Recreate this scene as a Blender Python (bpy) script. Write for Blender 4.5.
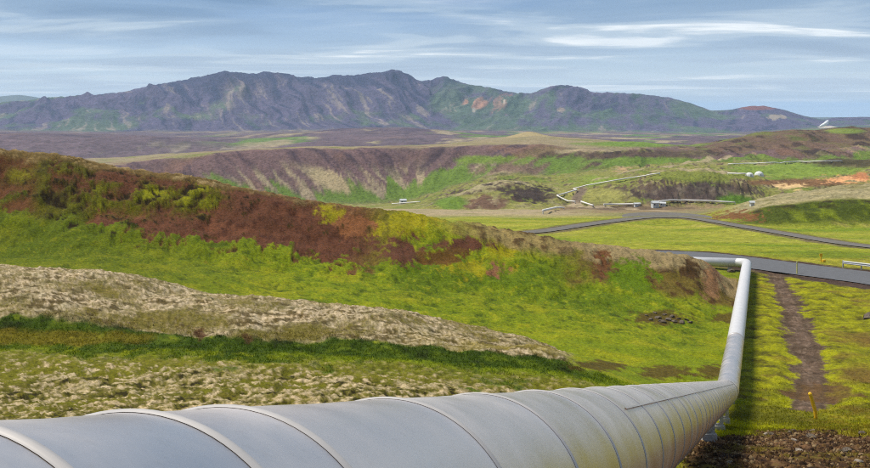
import bpy, math
import numpy as np
R = math.radians
rng = np.random.default_rng(7)
sc = bpy.context.scene
for _o in list(bpy.data.objects):
    bpy.data.objects.remove(_o)

# ------------------------------------------------------------------ camera
F, HY, CX, W0, H0 = 900.0, 112.0, 435.0, 870.0, 468.0   # focal length in px, horizon row, centre column
CZ = 60.0                                               # height of the eye above the datum
cam = bpy.data.cameras.new('camera')
cam.sensor_width = 36.0
cam.lens = 36.0 * F / W0
cam.shift_y = -(H0 / 2 - HY) / W0
cam.clip_start = 0.05
cam.clip_end = 60000
cam_o = bpy.data.objects.new('camera', cam)
sc.collection.objects.link(cam_o)
cam_o.location = (0, 0, CZ)
cam_o.rotation_euler = (R(90), 0, 0)
sc.camera = cam_o

# ------------------------------------------------------------------ sky, sun, exposure
SUN_EL, SUN_AZ = 62.0, -66.0          # azimuth from +Y towards +X: the sun stands high on the left
world = bpy.data.worlds.new('World')
sc.world = world
world.use_nodes = True
wn = world.node_tree
wn.nodes.clear()
def N(t, typ, **kw):
    n = t.nodes.new(typ)
    for k, v in kw.items():
        if k.startswith('i_'):
            n.inputs[k[2:].replace('_', ' ')].default_value = v
        elif k.startswith('n_'):
            n.inputs[int(k[2:])].default_value = v
        else:
            setattr(n, k, v)
    return n
def ramp(t, stops, src=None, interp='LINEAR'):
    n = t.nodes.new('ShaderNodeValToRGB')
    n.color_ramp.interpolation = interp
    el = n.color_ramp.elements
    while len(el) < len(stops):
        el.new(0.5)
    for e, (p, c) in zip(el, stops):
        e.position = p
        e.color = c if len(c) == 4 else (*c, 1)
    if src is not None:
        t.links.new(src, n.inputs[0])
    return n
def maths(t, op, a, b=None, clamp=False):
    n = t.nodes.new('ShaderNodeMath')
    n.operation = op
    n.use_clamp = clamp
    for i, v in enumerate((a, b)):
        if v is None:
            continue
        if isinstance(v, (int, float)):
            n.inputs[i].default_value = v
        else:
            t.links.new(v, n.inputs[i])
    return n.outputs[0]
def mixc(t, fac, a, b, blend='MIX'):
    n = t.nodes.new('ShaderNodeMix')
    n.data_type = 'RGBA'
    n.blend_type = blend
    n.clamp_factor = True
    for sock, v in ((0, fac), (6, a), (7, b)):
        if isinstance(v, (int, float)):
            n.inputs[sock].default_value = v
        elif isinstance(v, tuple):
            n.inputs[sock].default_value = v if len(v) == 4 else (*v, 1)
        else:
            t.links.new(v, n.inputs[sock])
    return n.outputs[2]
def build_sky(t):
    L = t.links.new
    out = N(t, 'ShaderNodeOutputWorld')
    bg = N(t, 'ShaderNodeBackground')
    bg.inputs[1].default_value = 0.06
    sky = N(t, 'ShaderNodeTexSky')
    sky.sky_type = 'NISHITA'
    sky.sun_disc = False
    sky.sun_elevation = R(SUN_EL)
    sky.sun_rotation = R(SUN_AZ)
    sky.altitude = 1500
    sky.air_density = 0.7
    sky.dust_density = 0.0
    sky.ozone_density = 3.0
    tc = N(t, 'ShaderNodeTexCoord')
    sep = N(t, 'ShaderNodeSeparateXYZ')
    L(tc.outputs['Generated'], sep.inputs[0])
    z = maths(t, 'MAXIMUM', sep.outputs[2], 0.0)
    zz = maths(t, 'ADD', z, 0.045)
    px = maths(t, 'DIVIDE', sep.outputs[0], zz)
    py = maths(t, 'DIVIDE', sep.outputs[1], zz)
    cmb = N(t, 'ShaderNodeCombineXYZ')
    L(px, cmb.inputs[0]); L(py, cmb.inputs[1])
    mp1 = N(t, 'ShaderNodeMapping')
    mp1.inputs['Rotation'].default_value = (0, 0, R(7))
    mp1.inputs['Scale'].default_value = (0.50, 0.78, 1)
    mp1.inputs['Location'].default_value = (3.1, 1.7, 0)
    L(cmb.outputs[0], mp1.inputs[0])
    n1 = N(t, 'ShaderNodeTexNoise', i_Scale=1.0, i_Detail=8.0, i_Roughness=0.52, i_Distortion=0.55)
    L(mp1.outputs[0], n1.inputs['Vector'])
    mp2 = N(t, 'ShaderNodeMapping')
    mp2.inputs['Rotation'].default_value = (0, 0, R(-5))
    mp2.inputs['Scale'].default_value = (0.30, 0.42, 1)
    mp2.inputs['Location'].default_value = (7.3, 2.2, 0)
    L(cmb.outputs[0], mp2.inputs[0])
    n2 = N(t, 'ShaderNodeTexNoise', i_Scale=1.0, i_Detail=4.0, i_Roughness=0.5, i_Distortion=0.2)
    L(mp2.outputs[0], n2.inputs['Vector'])
    # how much of the blue is veiled, and how bright the veil is
    cover = ramp(t, [(0.38, (0.25,) * 3), (0.48, (0.8,) * 3), (0.56, (1.0,) * 3)], n2.outputs[0], 'EASE')
    bright = ramp(t, [(0.32, (1.8, 3.1, 5.0)), (0.46, (2.7, 4.1, 6.0)), (0.56, (4.7, 6.0, 7.4)),
                      (0.66, (10.2, 10.7, 11.0))], n1.outputs[0], 'EASE')
    c = mixc(t, cover.outputs[0], sky.outputs[0], bright.outputs[0])
    # thin pale veil towards the horizon
    veil = maths(t, 'POWER', maths(t, 'SUBTRACT', 1.0, maths(t, 'MULTIPLY', z, 7.0, True), True), 1.6)
    veil = maths(t, 'MULTIPLY', veil, 0.85)
    c = mixc(t, veil, c, (8.2, 9.0, 9.5))
    L(c, bg.inputs[0])
    L(bg.outputs[0], out.inputs[0])
build_sky(wn)

sun = bpy.data.lights.new('sun', 'SUN')
sun.energy = 3.3
sun.angle = R(20)
sun.color = (1.0, 0.93, 0.80)
sun_o = bpy.data.objects.new('sun', sun)
sc.collection.objects.link(sun_o)
# light travels along local -Z
from mathutils import Vector
_d = Vector((math.sin(R(SUN_AZ)) * math.cos(R(SUN_EL)), math.cos(R(SUN_AZ)) * math.cos(R(SUN_EL)), math.sin(R(SUN_EL))))
sun_o.rotation_euler = _d.to_track_quat('Z', 'Y').to_euler()
sc.view_settings.view_transform = 'Standard'
sc.view_settings.look = 'None'
sc.view_settings.gamma = 1.0
sc.view_settings.use_curve_mapping = False
sc.view_settings.exposure = 0.74
sc.cycles.volume_bounces = 1
sc.cycles.max_bounces = 6
sc.cycles.use_denoising = False
sc.cycles.filter_width = 1.1
sc.cycles.sample_clamp_indirect = 4.0

# ------------------------------------------------------------------ noise
_perm = np.random.default_rng(3).permutation(4096).astype(np.int32)
_ang = np.random.default_rng(4).uniform(0, 2 * np.pi, 4096).astype(np.float32)
_gx, _gy = np.cos(_ang), np.sin(_ang)
def perlin(x, y):
    x = np.asarray(x, np.float64); y = np.asarray(y, np.float64)
    xi = np.floor(x).astype(np.int64); yi = np.floor(y).astype(np.int64)
    xf = (x - xi).astype(np.float32); yf = (y - yi).astype(np.float32)
    u = xf * xf * xf * (xf * (xf * 6 - 15) + 10); v = yf * yf * yf * (yf * (yf * 6 - 15) + 10)
    def g(a, b, dx, dy):
        h = _perm[(_perm[a & 4095] + b) & 4095]
        return _gx[h] * dx + _gy[h] * dy
    n00 = g(xi, yi, xf, yf); n10 = g(xi + 1, yi, xf - 1, yf)
    n01 = g(xi, yi + 1, xf, yf - 1); n11 = g(xi + 1, yi + 1, xf - 1, yf - 1)
    a = n00 + u * (n10 - n00); b = n01 + u * (n11 - n01)
    return (a + v * (b - a)) * 1.5
def fbm(x, y, oct=4, gain=0.5, seed=0.0):
    s = 0; a = 1.0; t = 0
    for i in range(oct):
        s = s + a * perlin(x * 2 ** i + 17.3 * i + seed, y * 2 ** i - 9.1 * i + seed * 1.7)
        t += a; a *= gain
    return s / t
def ridged(x, y, oct=4, gain=0.5, seed=0.0):
    s = 0; a = 1.0; t = 0
    for i in range(oct):
        n = 1 - np.abs(perlin(x * 2 ** i + 31.7 * i + seed, y * 2 ** i + 5.3 * i - seed))
        s = s + a * n * n; t += a; a *= gain
    return s / t
def win(fn, y0, y1, x, y, *a):
    """noise only where the distance lies between y0 and y1"""
    r0, r1 = np.searchsorted(YR, (y0, y1))
    o = np.zeros(x.shape, np.float32)
    o[:, r0:r1] = fn(x[:, r0:r1], y[:, r0:r1], *a)
    return o
def sst(a, b, x):
    t = np.clip((x - a) / (b - a), 0, 1)
    return t * t * (3 - 2 * t)
def band(x, a, b, w):                       # 1 between a and b with soft edges of width w
    return sst(a - w, a + w, x) * (1 - sst(b - w, b + w, x))

# ------------------------------------------------------------------ the lie of the land
# Each line runs across the valley: (bearing column, distance along +Y, height below the eye or ('y', row)).
def ln(name, Y, pts, soft=8):
    return name, Y, pts, soft
LINES = [
 ln('feet', 0.3, [(0, 'z', -1.75)]),
 ln('slope1', 6, [(0, 'z', -3.4), (870, 'z', -3.5)]),
 ln('slope2', 16, [(0, 'z', -5.9), (435, 'z', -6.1), (740, 'z', -6.3), (870, 'z', -6.3), (1170, 'z', -6.0)]),
 ln('slope3', 25, [(-300, 'z', -7.4), (0, 'z', -8.0), (300, 'z', -8.1), (500, 'z', -8.6), (700, 'z', -9.0), (870, 'z', -8.95), (1170, 'z', -8.4)]),
 ln('ditch', 34, [(-300, 'y', 345), (0, 'y', 347), (150, 'y', 347), (300, 'y', 354), (430, 'y', 362), (500, 'y', 371), (580, 'y', 381), (640, 'y', 395), (727, 'y', 424), (800, 'y', 428), (870, 'y', 424), (1170, 'y', 405)]),
 ln('mound_edge', 36.5, [(-300, 'y', 308), (0, 'y', 313), (100, 'y', 321), (200, 'y', 330), (300, 'y', 337), (400, 'y', 343), (480, 'y', 351), (550, 'y', 358), (590, 'y', 371), (640, 'y', 388), (727, 'y', 419), (800, 'y', 422), (870, 'y', 419), (1170, 'y', 400)]),
 ln('mound_crest', 44, [(-300, 'y', 262), (0, 'y', 268), (90, 'y', 271), (150, 'y', 279), (200, 'y', 289), (290, 'y', 300), (400, 'y', 313), (470, 'y', 323), (530, 'y', 339), (570, 'y', 354), (610, 'y', 366), (660, 'y', 376), (727, 'y', 387), (800, 'y', 388), (870, 'y', 386), (1170, 'y', 375)]),
 ln('mound_back', 50, [(-300, 'y', 272), (0, 'y', 278), (100, 'y', 281), (200, 'y', 298), (300, 'y', 311), (400, 'y', 327), (480, 'y', 340), (540, 'y', 346), (600, 'y', 351), (727, 'y', 362), (870, 'y', 359), (1170, 'y', 350)]),
 ln('hill_toe', 62, [(-300, 'y', 250), (0, 'y', 257), (100, 'y', 259), (200, 'y', 266), (300, 'y', 277), (400, 'y', 290), (500, 'y', 302), (600, 'y', 311), (700, 'y', 323), (745, 'y', 325), (870, 'y', 322), (1170, 'y', 316)]),
 ln('hill_mid', 69, [(-300, 'y', 200), (0, 'y', 207), (100, 'y', 214), (200, 'y', 226), (300, 'y', 242), (400, 'y', 255), (500, 'y', 270), (600, 'y', 284), (690, 'y', 297), (725, 'y', 307), (745, 'y', 309), (870, 'y', 306), (1170, 'y', 300)]),
 ln('hill_crest', 77, [(-300, 'y', 138), (0, 'y', 149), (60, 'y', 156), (100, 'y', 163), (150, 'y', 171), (200, 'y', 178), (250, 'y', 188), (300, 'y', 197), (340, 'y', 205), (400, 'y', 214), (450, 'y', 222), (500, 'y', 231), (550, 'y', 240), (600, 'y', 247), (650, 'y', 253), (695, 'y', 260), (712, 'y', 270), (728, 'y', 289), (745, 'y', 294), (870, 'y', 292), (1170, 'y', 288)], 5),
 ln('hill_back', 88, [(-300, 'z', -6), (0, 'z', -7), (200, 'z', -9.5), (400, 'z', -12.5), (550, 'z', -14.6), (690, 'z', -15.8), (745, 'z', -16.2), (870, 'z', -16.3), (1170, 'z', -16)]),
 ln('meadow1', 108, [(-300, 'z', -12), (0, 'z', -13), (300, 'z', -15), (500, 'z', -16.8), (870, 'z', -17.0), (1170, 'z', -17)]),
 ln('meadow2', 140, [(-300, 'z', -18), (0, 'z', -18.5), (500, 'z', -19.2), (870, 'z', -19.6)]),
 ln('bank_foot', 166, [(0, 'z', -21), (740, 'z', -21.2), (870, 'z', -21.2), (1170, 'z', -21)]),
 ln('bank_top', 186, [(0, 'z', -22.8), (690, 'z', -22.8), (715, 'y', 219), (745, 'y', 212), (780, 'y', 204), (820, 'y', 199), (870, 'y', 196), (1170, 'y', 190)]),
 ln('heath', 250, [(0, 'z', -28), (660, 'z', -28), (710, 'y', 211), (740, 'y', 204), (780, 'y', 195), (830, 'y', 188), (870, 'y', 184), (1170, 'y', 178)]),
 ln('flat', 330, [(0, 'y', 209.5), (560, 'y', 209.5), (660, 'y', 212), (720, 'y', 210), (800, 'y', 203), (870, 'y', 200)]),
 ln('knoll_foot', 372, [(0, 'y', 210), (400, 'y', 209), (500, 'y', 209), (560, 'y', 209), (600, 'y', 206), (640, 'y', 207), (700, 'y', 205), (755, 'y', 204), (800, 'y', 198), (870, 'y', 196)]),
 ln('knoll_face', 398, [(0, 'y', 216), (400, 'y', 213), (430, 'y', 208), (460, 'y', 201), (500, 'y', 197), (540, 'y', 199), (570, 'y', 201), (600, 'y', 199), (630, 'y', 193), (650, 'y', 186), (690, 'y', 181), (740, 'y', 184), (757, 'y', 191), (775, 'y', 196), (800, 'y', 191), (870, 'y', 190)], 5),
 ln('knoll_crest', 450, [(0, 'y', 215), (380, 'y', 214), (420, 'y', 209), (440, 'y', 201), (460, 'y', 192), (480, 'y', 186), (505, 'y', 180), (520, 'y', 182), (540, 'y', 189), (570, 'y', 193), (600, 'y', 188), (640, 'y', 179), (680, 'y', 173), (710, 'y', 172), (740, 'y', 177), (770, 'y', 184), (800, 'y', 184), (870, 'y', 181)], 5),
 ln('dell', 530, [(0, 'y', 212), (380, 'y', 211), (440, 'y', 206), (510, 'y', 196), (560, 'y', 191), (600, 'y', 181), (640, 'y', 173), (700, 'y', 169), (750, 'y', 175), (800, 'y', 176), (870, 'y', 173)]),
 ln('ridge_foot', 680, [(-300, 'y', 196), (0, 'y', 198), (200, 'y', 202), (300, 'y', 203), (380, 'y', 204), (420, 'y', 198), (450, 'y', 188), (480, 'y', 177), (520, 'y', 173), (560, 'y', 176), (600, 'y', 170), (640, 'y', 166), (700, 'y', 163), (760, 'y', 163), (870, 'y', 160)]),
 ln('ridge_mid', 712, [(-300, 'y', 186), (0, 'y', 187), (200, 'y', 180), (300, 'y', 177), (380, 'y', 178), (410, 'y', 182), (440, 'y', 172), (480, 'y', 162), (520, 'y', 159), (560, 'y', 163), (600, 'y', 162), (640, 'y', 160), (700, 'y', 158), (760, 'y', 157), (870, 'y', 153)], 5),
 ln('ridge_top', 755, [(-300, 'y', 178), (0, 'y', 174), (100, 'y', 167), (130, 'y', 163), (160, 'y', 159), (200, 'y', 154), (250, 'y', 150), (300, 'y', 148), (400, 'y', 148), (440, 'y', 147), (480, 'y', 145), (540, 'y', 144), (580, 'y', 148), (620, 'y', 150), (660, 'y', 149), (690, 'y', 152), (720, 'y', 154), (760, 'y', 152), (870, 'y', 147)], 5),
 ln('rim', 900, [(-300, 'y', 174), (0, 'y', 171), (130, 'y', 161.5), (200, 'y', 152.5), (300, 'y', 147), (400, 'y', 147), (480, 'y', 142), (540, 'y', 138), (600, 'y', 142), (650, 'y', 144), (690, 'y', 147), (720, 'y', 142), (760, 'y', 134), (790, 'y', 131), (820, 'y', 131), (850, 'y', 128), (870, 'y', 129), (1170, 'y', 125)], 4),
 ln('back', 1200, [(-300, 'y', 160), (0, 'y', 163), (130, 'y', 158), (200, 'y', 152), (300, 'y', 148), (400, 'y', 147), (470, 'y', 143), (500, 'y', 138), (530, 'y', 132), (550, 'y', 137), (600, 'y', 141), (690, 'y', 148), (870, 'y', 139)], 4),
 ln('plain1', 1500, [(-300, 'y', 154), (0, 'y', 155), (100, 'y', 160), (200, 'y', 154), (300, 'y', 147), (400, 'y', 145), (530, 'y', 141), (700, 'y', 145), (870, 'y', 141)]),
 ln('plain2', 1750, [(-300, 'y', 136), (0, 'y', 135), (100, 'y', 137), (180, 'y', 139), (230, 'y', 144), (300, 'y', 142), (400, 'y', 140), (530, 'y', 139), (700, 'y', 142), (870, 'y', 138)], 6),
 ln('mounds', 2300, [(-300, 'y', 134), (0, 'y', 133), (100, 'y', 134), (200, 'y', 139), (250, 'y', 136), (300, 'y', 132), (340, 'y', 129), (400, 'y', 127), (440, 'y', 130), (470, 'y', 134), (530, 'y', 136), (600, 'y', 138), (870, 'y', 136)], 6),
 ln('gap', 2900, [(-300, 'y', 134), (0, 'y', 134), (200, 'y', 136), (400, 'y', 134), (600, 'y', 136), (870, 'y', 134)]),
 ln('mountain_foot', 3500, [(-300, 'y', 131), (0, 'y', 131), (200, 'y', 132), (400, 'y', 130), (520, 'y', 131), (720, 'y', 133), (800, 'y', 129), (870, 'y', 127)]),
 ln('mountain_face', 3950, [(-300, 'y', 121), (0, 'y', 118), (100, 'y', 112), (160, 'y', 108), (240, 'y', 104), (300, 'y', 106), (400, 'y', 104), (460, 'y', 112), (520, 'y', 118), (560, 'y', 113), (640, 'y', 114), (720, 'y', 124), (760, 'y', 119), (820, 'y', 124), (870, 'y', 122)], 6),
 ln('mountain_crest', 4500, [(-300, 'y', 112), (0, 'y', 103), (60, 'y', 98), (100, 'y', 95), (130, 'y', 91), (160, 'y', 85), (185, 'y', 79), (215, 'y', 75), (240, 'y', 73), (265, 'y', 74), (300, 'y', 76.5), (315, 'y', 78), (330, 'y', 76), (360, 'y', 75), (398, 'y', 72.5), (408, 'y', 74), (419, 'y', 82), (432, 'y', 81), (442, 'y', 78), (455, 'y', 82), (480, 'y', 87), (510, 'y', 93), (525, 'y', 95), (540, 'y', 91), (556, 'y', 86.5), (578, 'y', 87), (594, 'y', 93), (640, 'y', 94.5), (670, 'y', 98), (690, 'y', 103), (712, 'y', 111), (730, 'y', 110), (750, 'y', 106), (765, 'y', 106), (785, 'y', 110.32), (800, 'y', 115), (822, 'y', 120), (835, 'y', 117.5), (870, 'y', 117), (1170, 'y', 121)], 2),
 ln('mountain_back', 5600, [(-300, 'z', -40), (0, 'z', 0), (240, 'z', 60), (420, 'z', 60), (700, 'z', -40), (870, 'z', -50)]),
 ln('lowland', 7500, [(0, 'z', -90)]),
 ln('far_ridge', 10500, [(-300, 'y', 98), (-100, 'y', 99), (0, 'y', 96.5), (18, 'y', 94.5), (36, 'y', 97), (60, 'y', 102), (120, 'z', -60), (870, 'z', -60)], 4),
 ln('far_end', 15000, [(0, 'z', -260)]),
]
IDX = {l[0]: i for i, l in enumerate(LINES)}
K = len(LINES)
YK = np.array([l[1] for l in LINES], float)
LK = np.log(YK)
PXT = np.arange(-300, 1171, 2.0)
def _table():
    T = np.zeros((len(PXT), K))
    for k, (nm, Y, pts, soft) in enumerate(LINES):
        xs = [p[0] for p in pts]
        zs = [p[2] if p[1] == 'z' else (HY - p[2]) / F * Y for p in pts]
        v = np.interp(PXT, xs, zs)
        s = soft / 2.0
        kx = np.arange(-int(4 * s) - 1, int(4 * s) + 2)
        g = np.exp(-0.5 * (kx / s) ** 2); g /= g.sum()
        T[:, k] = np.convolve(np.pad(v, len(kx) // 2, mode='edge'), g, mode='valid')
    return T
ZT = _table()
def pchip_slopes(Z):
    h = np.diff(LK); d = np.diff(Z, axis=1) / h
    m = np.zeros_like(Z)
    w1 = 2 * h[1:] + h[:-1]; w2 = h[1:] + 2 * h[:-1]
    same = d[:, :-1] * d[:, 1:] > 0
    with np.errstate(divide='ignore', invalid='ignore'):
        hm = (w1 + w2) / (w1 / d[:, :-1] + w2 / d[:, 1:])
    m[:, 1:-1] = np.where(same, hm, 0)
    m[:, 0] = d[:, 0]; m[:, -1] = d[:, -1]
    return m
MT = pchip_slopes(ZT)
def base_col(px, Y):
    z = np.array([np.interp(px, PXT, ZT[:, k]) for k in range(K)])
    m = np.array([np.interp(px, PXT, MT[:, k]) for k in range(K)])
    l = np.log(np.clip(Y, YK[0], YK[-1]))
    i = np.clip(np.searchsorted(LK, l, side='right') - 1, 0, K - 2)
    h = LK[i + 1] - LK[i]; t = (l - LK[i]) / h
    h00 = 2 * t ** 3 - 3 * t ** 2 + 1; h10 = t ** 3 - 2 * t ** 2 + t
    h01 = -2 * t ** 3 + 3 * t ** 2; h11 = t ** 3 - t ** 2
    return h00 * z[i] + h10 * h * m[i] + h01 * z[i + 1] + h11 * h * m[i + 1], i + t

# grid: fine inside the valley that is looked into, coarse all round
TH_C = math.atan((1170 - CX) / F)
u_in = np.linspace(-0.505, 0.505, 880)
th = np.concatenate([np.radians(np.linspace(-180, -38, 34)), np.radians(np.linspace(-37, -27.6, 34)),
                     np.arctan(u_in), np.radians(np.linspace(27.6, 37, 34)), np.radians(np.linspace(38, 180, 34))])
def logsp(a, b, st):
    n = max(2, int(round(math.log(b / a) / st)))
    return np.exp(np.linspace(math.log(a), math.log(b), n, endpoint=False))
YR = np.concatenate([logsp(0.3, 14, 0.08), logsp(14, 60, 0.0047), logsp(60, 112, 0.0036), logsp(112, 400, 0.0062),
                     logsp(400, 1000, 0.0050), logsp(1000, 3300, 0.011), logsp(3300, 4700, 0.0028), logsp(4700, 15000, 0.03), [15000.0]])
NC, NR = len(th), len(YR)
thc = np.clip(th, -TH_C, TH_C)
PXc = CX + F * np.tan(thc)
RAD = YR[None, :] / np.cos(thc)[:, None]
X = RAD * np.sin(th)[:, None]
Y = RAD * np.cos(th)[:, None]
YY = np.broadcast_to(YR[None, :], (NC, NR))
PX = np.broadcast_to(PXc[:, None], (NC, NR))
Z = np.zeros((NC, NR)); S = np.zeros((NC, NR))
for c in range(NC):
    Z[c], S[c] = base_col(PXc[c], YR)
def s_(n):
    return IDX[n]
# ground rises behind the viewer, as the pipe does
_w = sst(R(70), R(125), np.abs(th))[:, None]
_zb = -1.75 + 0.27 * 70 * (1 - np.exp(-RAD / 70)) * (-np.cos(th))[:, None] - 0.00 * RAD
Z = Z * (1 - _w) + _zb * _w

# ---- relief of each zone
near = 1 - sst(50, 62, YY)
lump = win(fbm, 2, 64, X / 1.5, Y / 1.5, 4, 0.6) * 0.16 + np.abs(win(fbm, 10, 64, X / 0.45, Y / 0.45, 4, 0.65, 5)) * 0.10
left = 1 - sst(600, 700, PX)
zone_mound = band(S, s_('ditch') + 0.3, s_('mound_crest') + 0.4, 0.3) * (1 - sst(540, 600, PX))
zone_heathnear = (1 - sst(s_('ditch') - 0.4, s_('ditch') + 0.1, S)) * left
Z += near * lump * (0.35 + 1.0 * zone_heathnear + 0.9 * zone_mound + 0.6 * (1 - left) * (YY < 36)) * sst(1.5, 4, YY)
Z += zone_mound * win(fbm, 20, 60, X / 5, Y / 5, 3, 0.5, 2) * 0.45
Z += band(S, s_('slope1'), s_('mound_back'), 0.5) * win(fbm, 4, 60, X / 9, Y / 9, 2, 0.5, 9) * 0.35 * left
mead = band(S, s_('mound_back') - 0.5, s_('hill_back'), 0.5)
Z += mead * (win(fbm, 40, 110, X / 2.2, Y / 2.2, 4, 0.55, 3) * 0.18 + win(fbm, 40, 110, X / 7, Y / 7, 2, 0.5, 8) * 0.30)
hillz = band(S, s_('hill_toe') + 0.2, s_('hill_back') - 0.4, 0.35) * (1 - sst(700, 735, PX))
gul = win(ridged, 55, 100, X / 5.0 + 0.6 * win(fbm, 55, 100, X / 9, Y / 9, 2), Y / 16.0, 3, 0.5, 4) - 0.55
crest_calm = 1 - 0.75 * band(S, s_('hill_crest') - 0.25, s_('hill_crest') + 0.6, 0.2)
Z += hillz * crest_calm * (gul * -0.45 + win(fbm, 55, 100, X / 3, Y / 3, 5, 0.55, 7) * 0.42)
Z += band(S, s_('meadow1'), s_('flat'), 0.8) * win(fbm, 85, 420, X / 26, Y / 26, 4, 0.5, 1) * 0.5
Z += band(S, s_('bank_foot'), s_('flat'), 0.6) * sst(720, 770, PX) * (win(fbm, 140, 420, X / 8, Y / 8, 4, 0.55, 2) * 1.0)
kn = band(S, s_('knoll_foot') - 0.2, s_('ridge_foot') + 0.2, 0.5) * sst(395, 450, PX)
cliff = band(S, s_('knoll_foot') + 0.1, s_('knoll_crest') - 0.3, 0.3) * band(PX, 640, 760, 15)
Z += kn * win(fbm, 340, 800, X / 22, Y / 22, 5, 0.55, 3) * 4.2 + cliff * (win(ridged, 340, 480, X / 6, Y / 16, 4, 0.6) - 0.5) * 3.4
rz = band(S, s_('ridge_foot') - 0.4, s_('rim') + 0.2, 0.5)
gx = X + 0.75 * (Y - 715) * np.tanh((420 - PX) / 35) * (PX < 640) + 7 * win(fbm, 500, 1400, X / 35, Y / 35, 3, 0.5, 15)
rface = band(S, s_('ridge_foot'), s_('ridge_top') - 0.1, 0.35)
Z += rz * (rface * (win(ridged, 500, 1400, gx / 26, Y / 90, 4, 0.48, 6) - 0.55) * 4.2 * (1 + 0.9 * sst(600, 680, PX)) + win(fbm, 500, 1400, X / 45, Y / 45, 5, 0.5, 5) * (1.2 + 5.0 * sst(560, 640, PX)))
Z += band(S, s_('back') - 0.5, s_('gap') + 0.5, 0.6) * (win(fbm, 900, 3600, X / 130, Y / 130, 5, 0.5, 6) * 5.5 + (win(ridged, 1100, 2500, X / 60, Y / 260, 3, 0.5, 2) - .5) * 6 * band(S, s_('plain1'), s_('plain2'), 0.5))
mz = band(S, s_('mountain_foot') + 0.05, s_('mountain_back') - 0.5, 0.35)
hgt = np.clip((Z + 100) / 300, 0, 1.2)
mx = X + 0.55 * (Y - 4000) * np.where(PX < 430, 0.7, -0.5) + 60 * win(fbm, 3000, 6000, X / 300, Y / 300, 3, 0.5, 4)
spur = win(ridged, 3000, 6500, mx / 300, Y / 800, 5, 0.5, 8) - 0.5
mamp = sst(700, 560, PX) * 0.75 + 0.25
Z += mz * mamp * (spur * 105 * (0.25 + hgt) * (1 - 0.85 * band(S, s_('mountain_crest') - 0.25, s_('mountain_crest') + 0.5, 0.2))
                  + win(fbm, 3000, 6500, X / 90, Y / 90, 5, 0.55, 3) * 15 * hgt)
Z += mz * (win(ridged, 3000, 6500, mx / 60, Y / 300, 3, 0.5, 1) - 0.5) * 10 * hgt

# ---- roads and tracks laid into the land
def pdist(pts, x, y):
    """distance to, and height along, a polyline [(x, y, z), ...]"""
    best = np.full(x.shape, 1e9); zz = np.zeros(x.shape)
    for a, b in zip(pts[:-1], pts[1:]):
        dx, dy = b[0] - a[0], b[1] - a[1]
        t = np.clip(((x - a[0]) * dx + (y - a[1]) * dy) / (dx * dx + dy * dy), 0, 1)
        d = np.hypot(x - a[0] - t * dx, y - a[1] - t * dy)
        m = d < best
        best = np.where(m, d, best); zz = np.where(m, a[2] + t * (b[2] - a[2]), zz)
    return best, zz
def smooth_path(pts, n=12):
    P = np.array(pts, float); out = []
    Q = np.vstack([2 * P[0] - P[1], P, 2 * P[-1] - P[-2]])
    for i in range(1, len(Q) - 2):
        for t in np.linspace(0, 1, n, endpoint=False):
            a, b, c, d = Q[i - 1], Q[i], Q[i + 1], Q[i + 2]
            out.append(0.5 * (2 * b + (c - a) * t + (2 * a - 5 * b + 4 * c - d) * t * t + (3 * b - a - 3 * c + d) * t ** 3))
    out.append(P[-1])
    return np.array(out)
def wp(px, Yd, z):
    return ((px - CX) / F * Yd, Yd, z)
ROAD = smooth_path([wp(430, 98, -16.6), wp(560, 103, -16.6), wp(640, 103.5, -16.5), wp(700, 101, -16.3), wp(750, 96.5, -16.2), wp(800, 92.5, -16.2), wp(870, 87.5, -16.2), wp(960, 81, -16.2), wp(1100, 75, -16.2)])
ROAD2 = smooth_path([wp(470, 146, -20.3), wp(540, 152, -20.2), wp(580, 161, -20.36), wp(620, 176, -21.2), wp(650, 186, -21.8), wp(680, 186, -21.8), wp(700, 181, -21.6), wp(740, 163, -20.7), wp(790, 145, -19.8), wp(840, 131, -19.1), wp(900, 120, -18.4), wp(1000, 108, -17.6)])
def lay(path, half, blend, ymin, ymax):
    global Z
    r0, r1 = np.searchsorted(YR, (ymin, ymax))
    c0, c1 = np.searchsorted(PXc, 400), NC
    x, y = X[c0:c1, r0:r1], Y[c0:c1, r0:r1]
    d, zz = pdist(path[::3], x, y)
    w = 1 - sst(half, half + blend, d)
    Z[c0:c1, r0:r1] = Z[c0:c1, r0:r1] * (1 - w) + zz * w
    D = np.full(Z.shape, 1e3); D[c0:c1, r0:r1] = d
    return D
D_ROAD = lay(ROAD, 4.6, 3.0, 70, 130)
D_ROAD2 = lay(ROAD2, 3.0, 5.0, 100, 230)
TRACK = smooth_path([wp(776, 90, 0), wp(783, 80, 0), wp(792, 68, 0), wp(801, 58, 0), wp(809, 50, 0), wp(812, 44, 0), wp(806, 40, 0)], 6)
D_TRACK = np.full(Z.shape, 1e3)
_r0, _r1 = np.searchsorted(YR, (36, 98)); _c0 = np.searchsorted(PXc, 700)
D_TRACK[_c0:, _r0:_r1] = pdist(TRACK, X[_c0:, _r0:_r1], Y[_c0:, _r0:_r1])[0]
Z -= 0.12 * (1 - sst(0.7, 1.6, D_TRACK))

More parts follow.
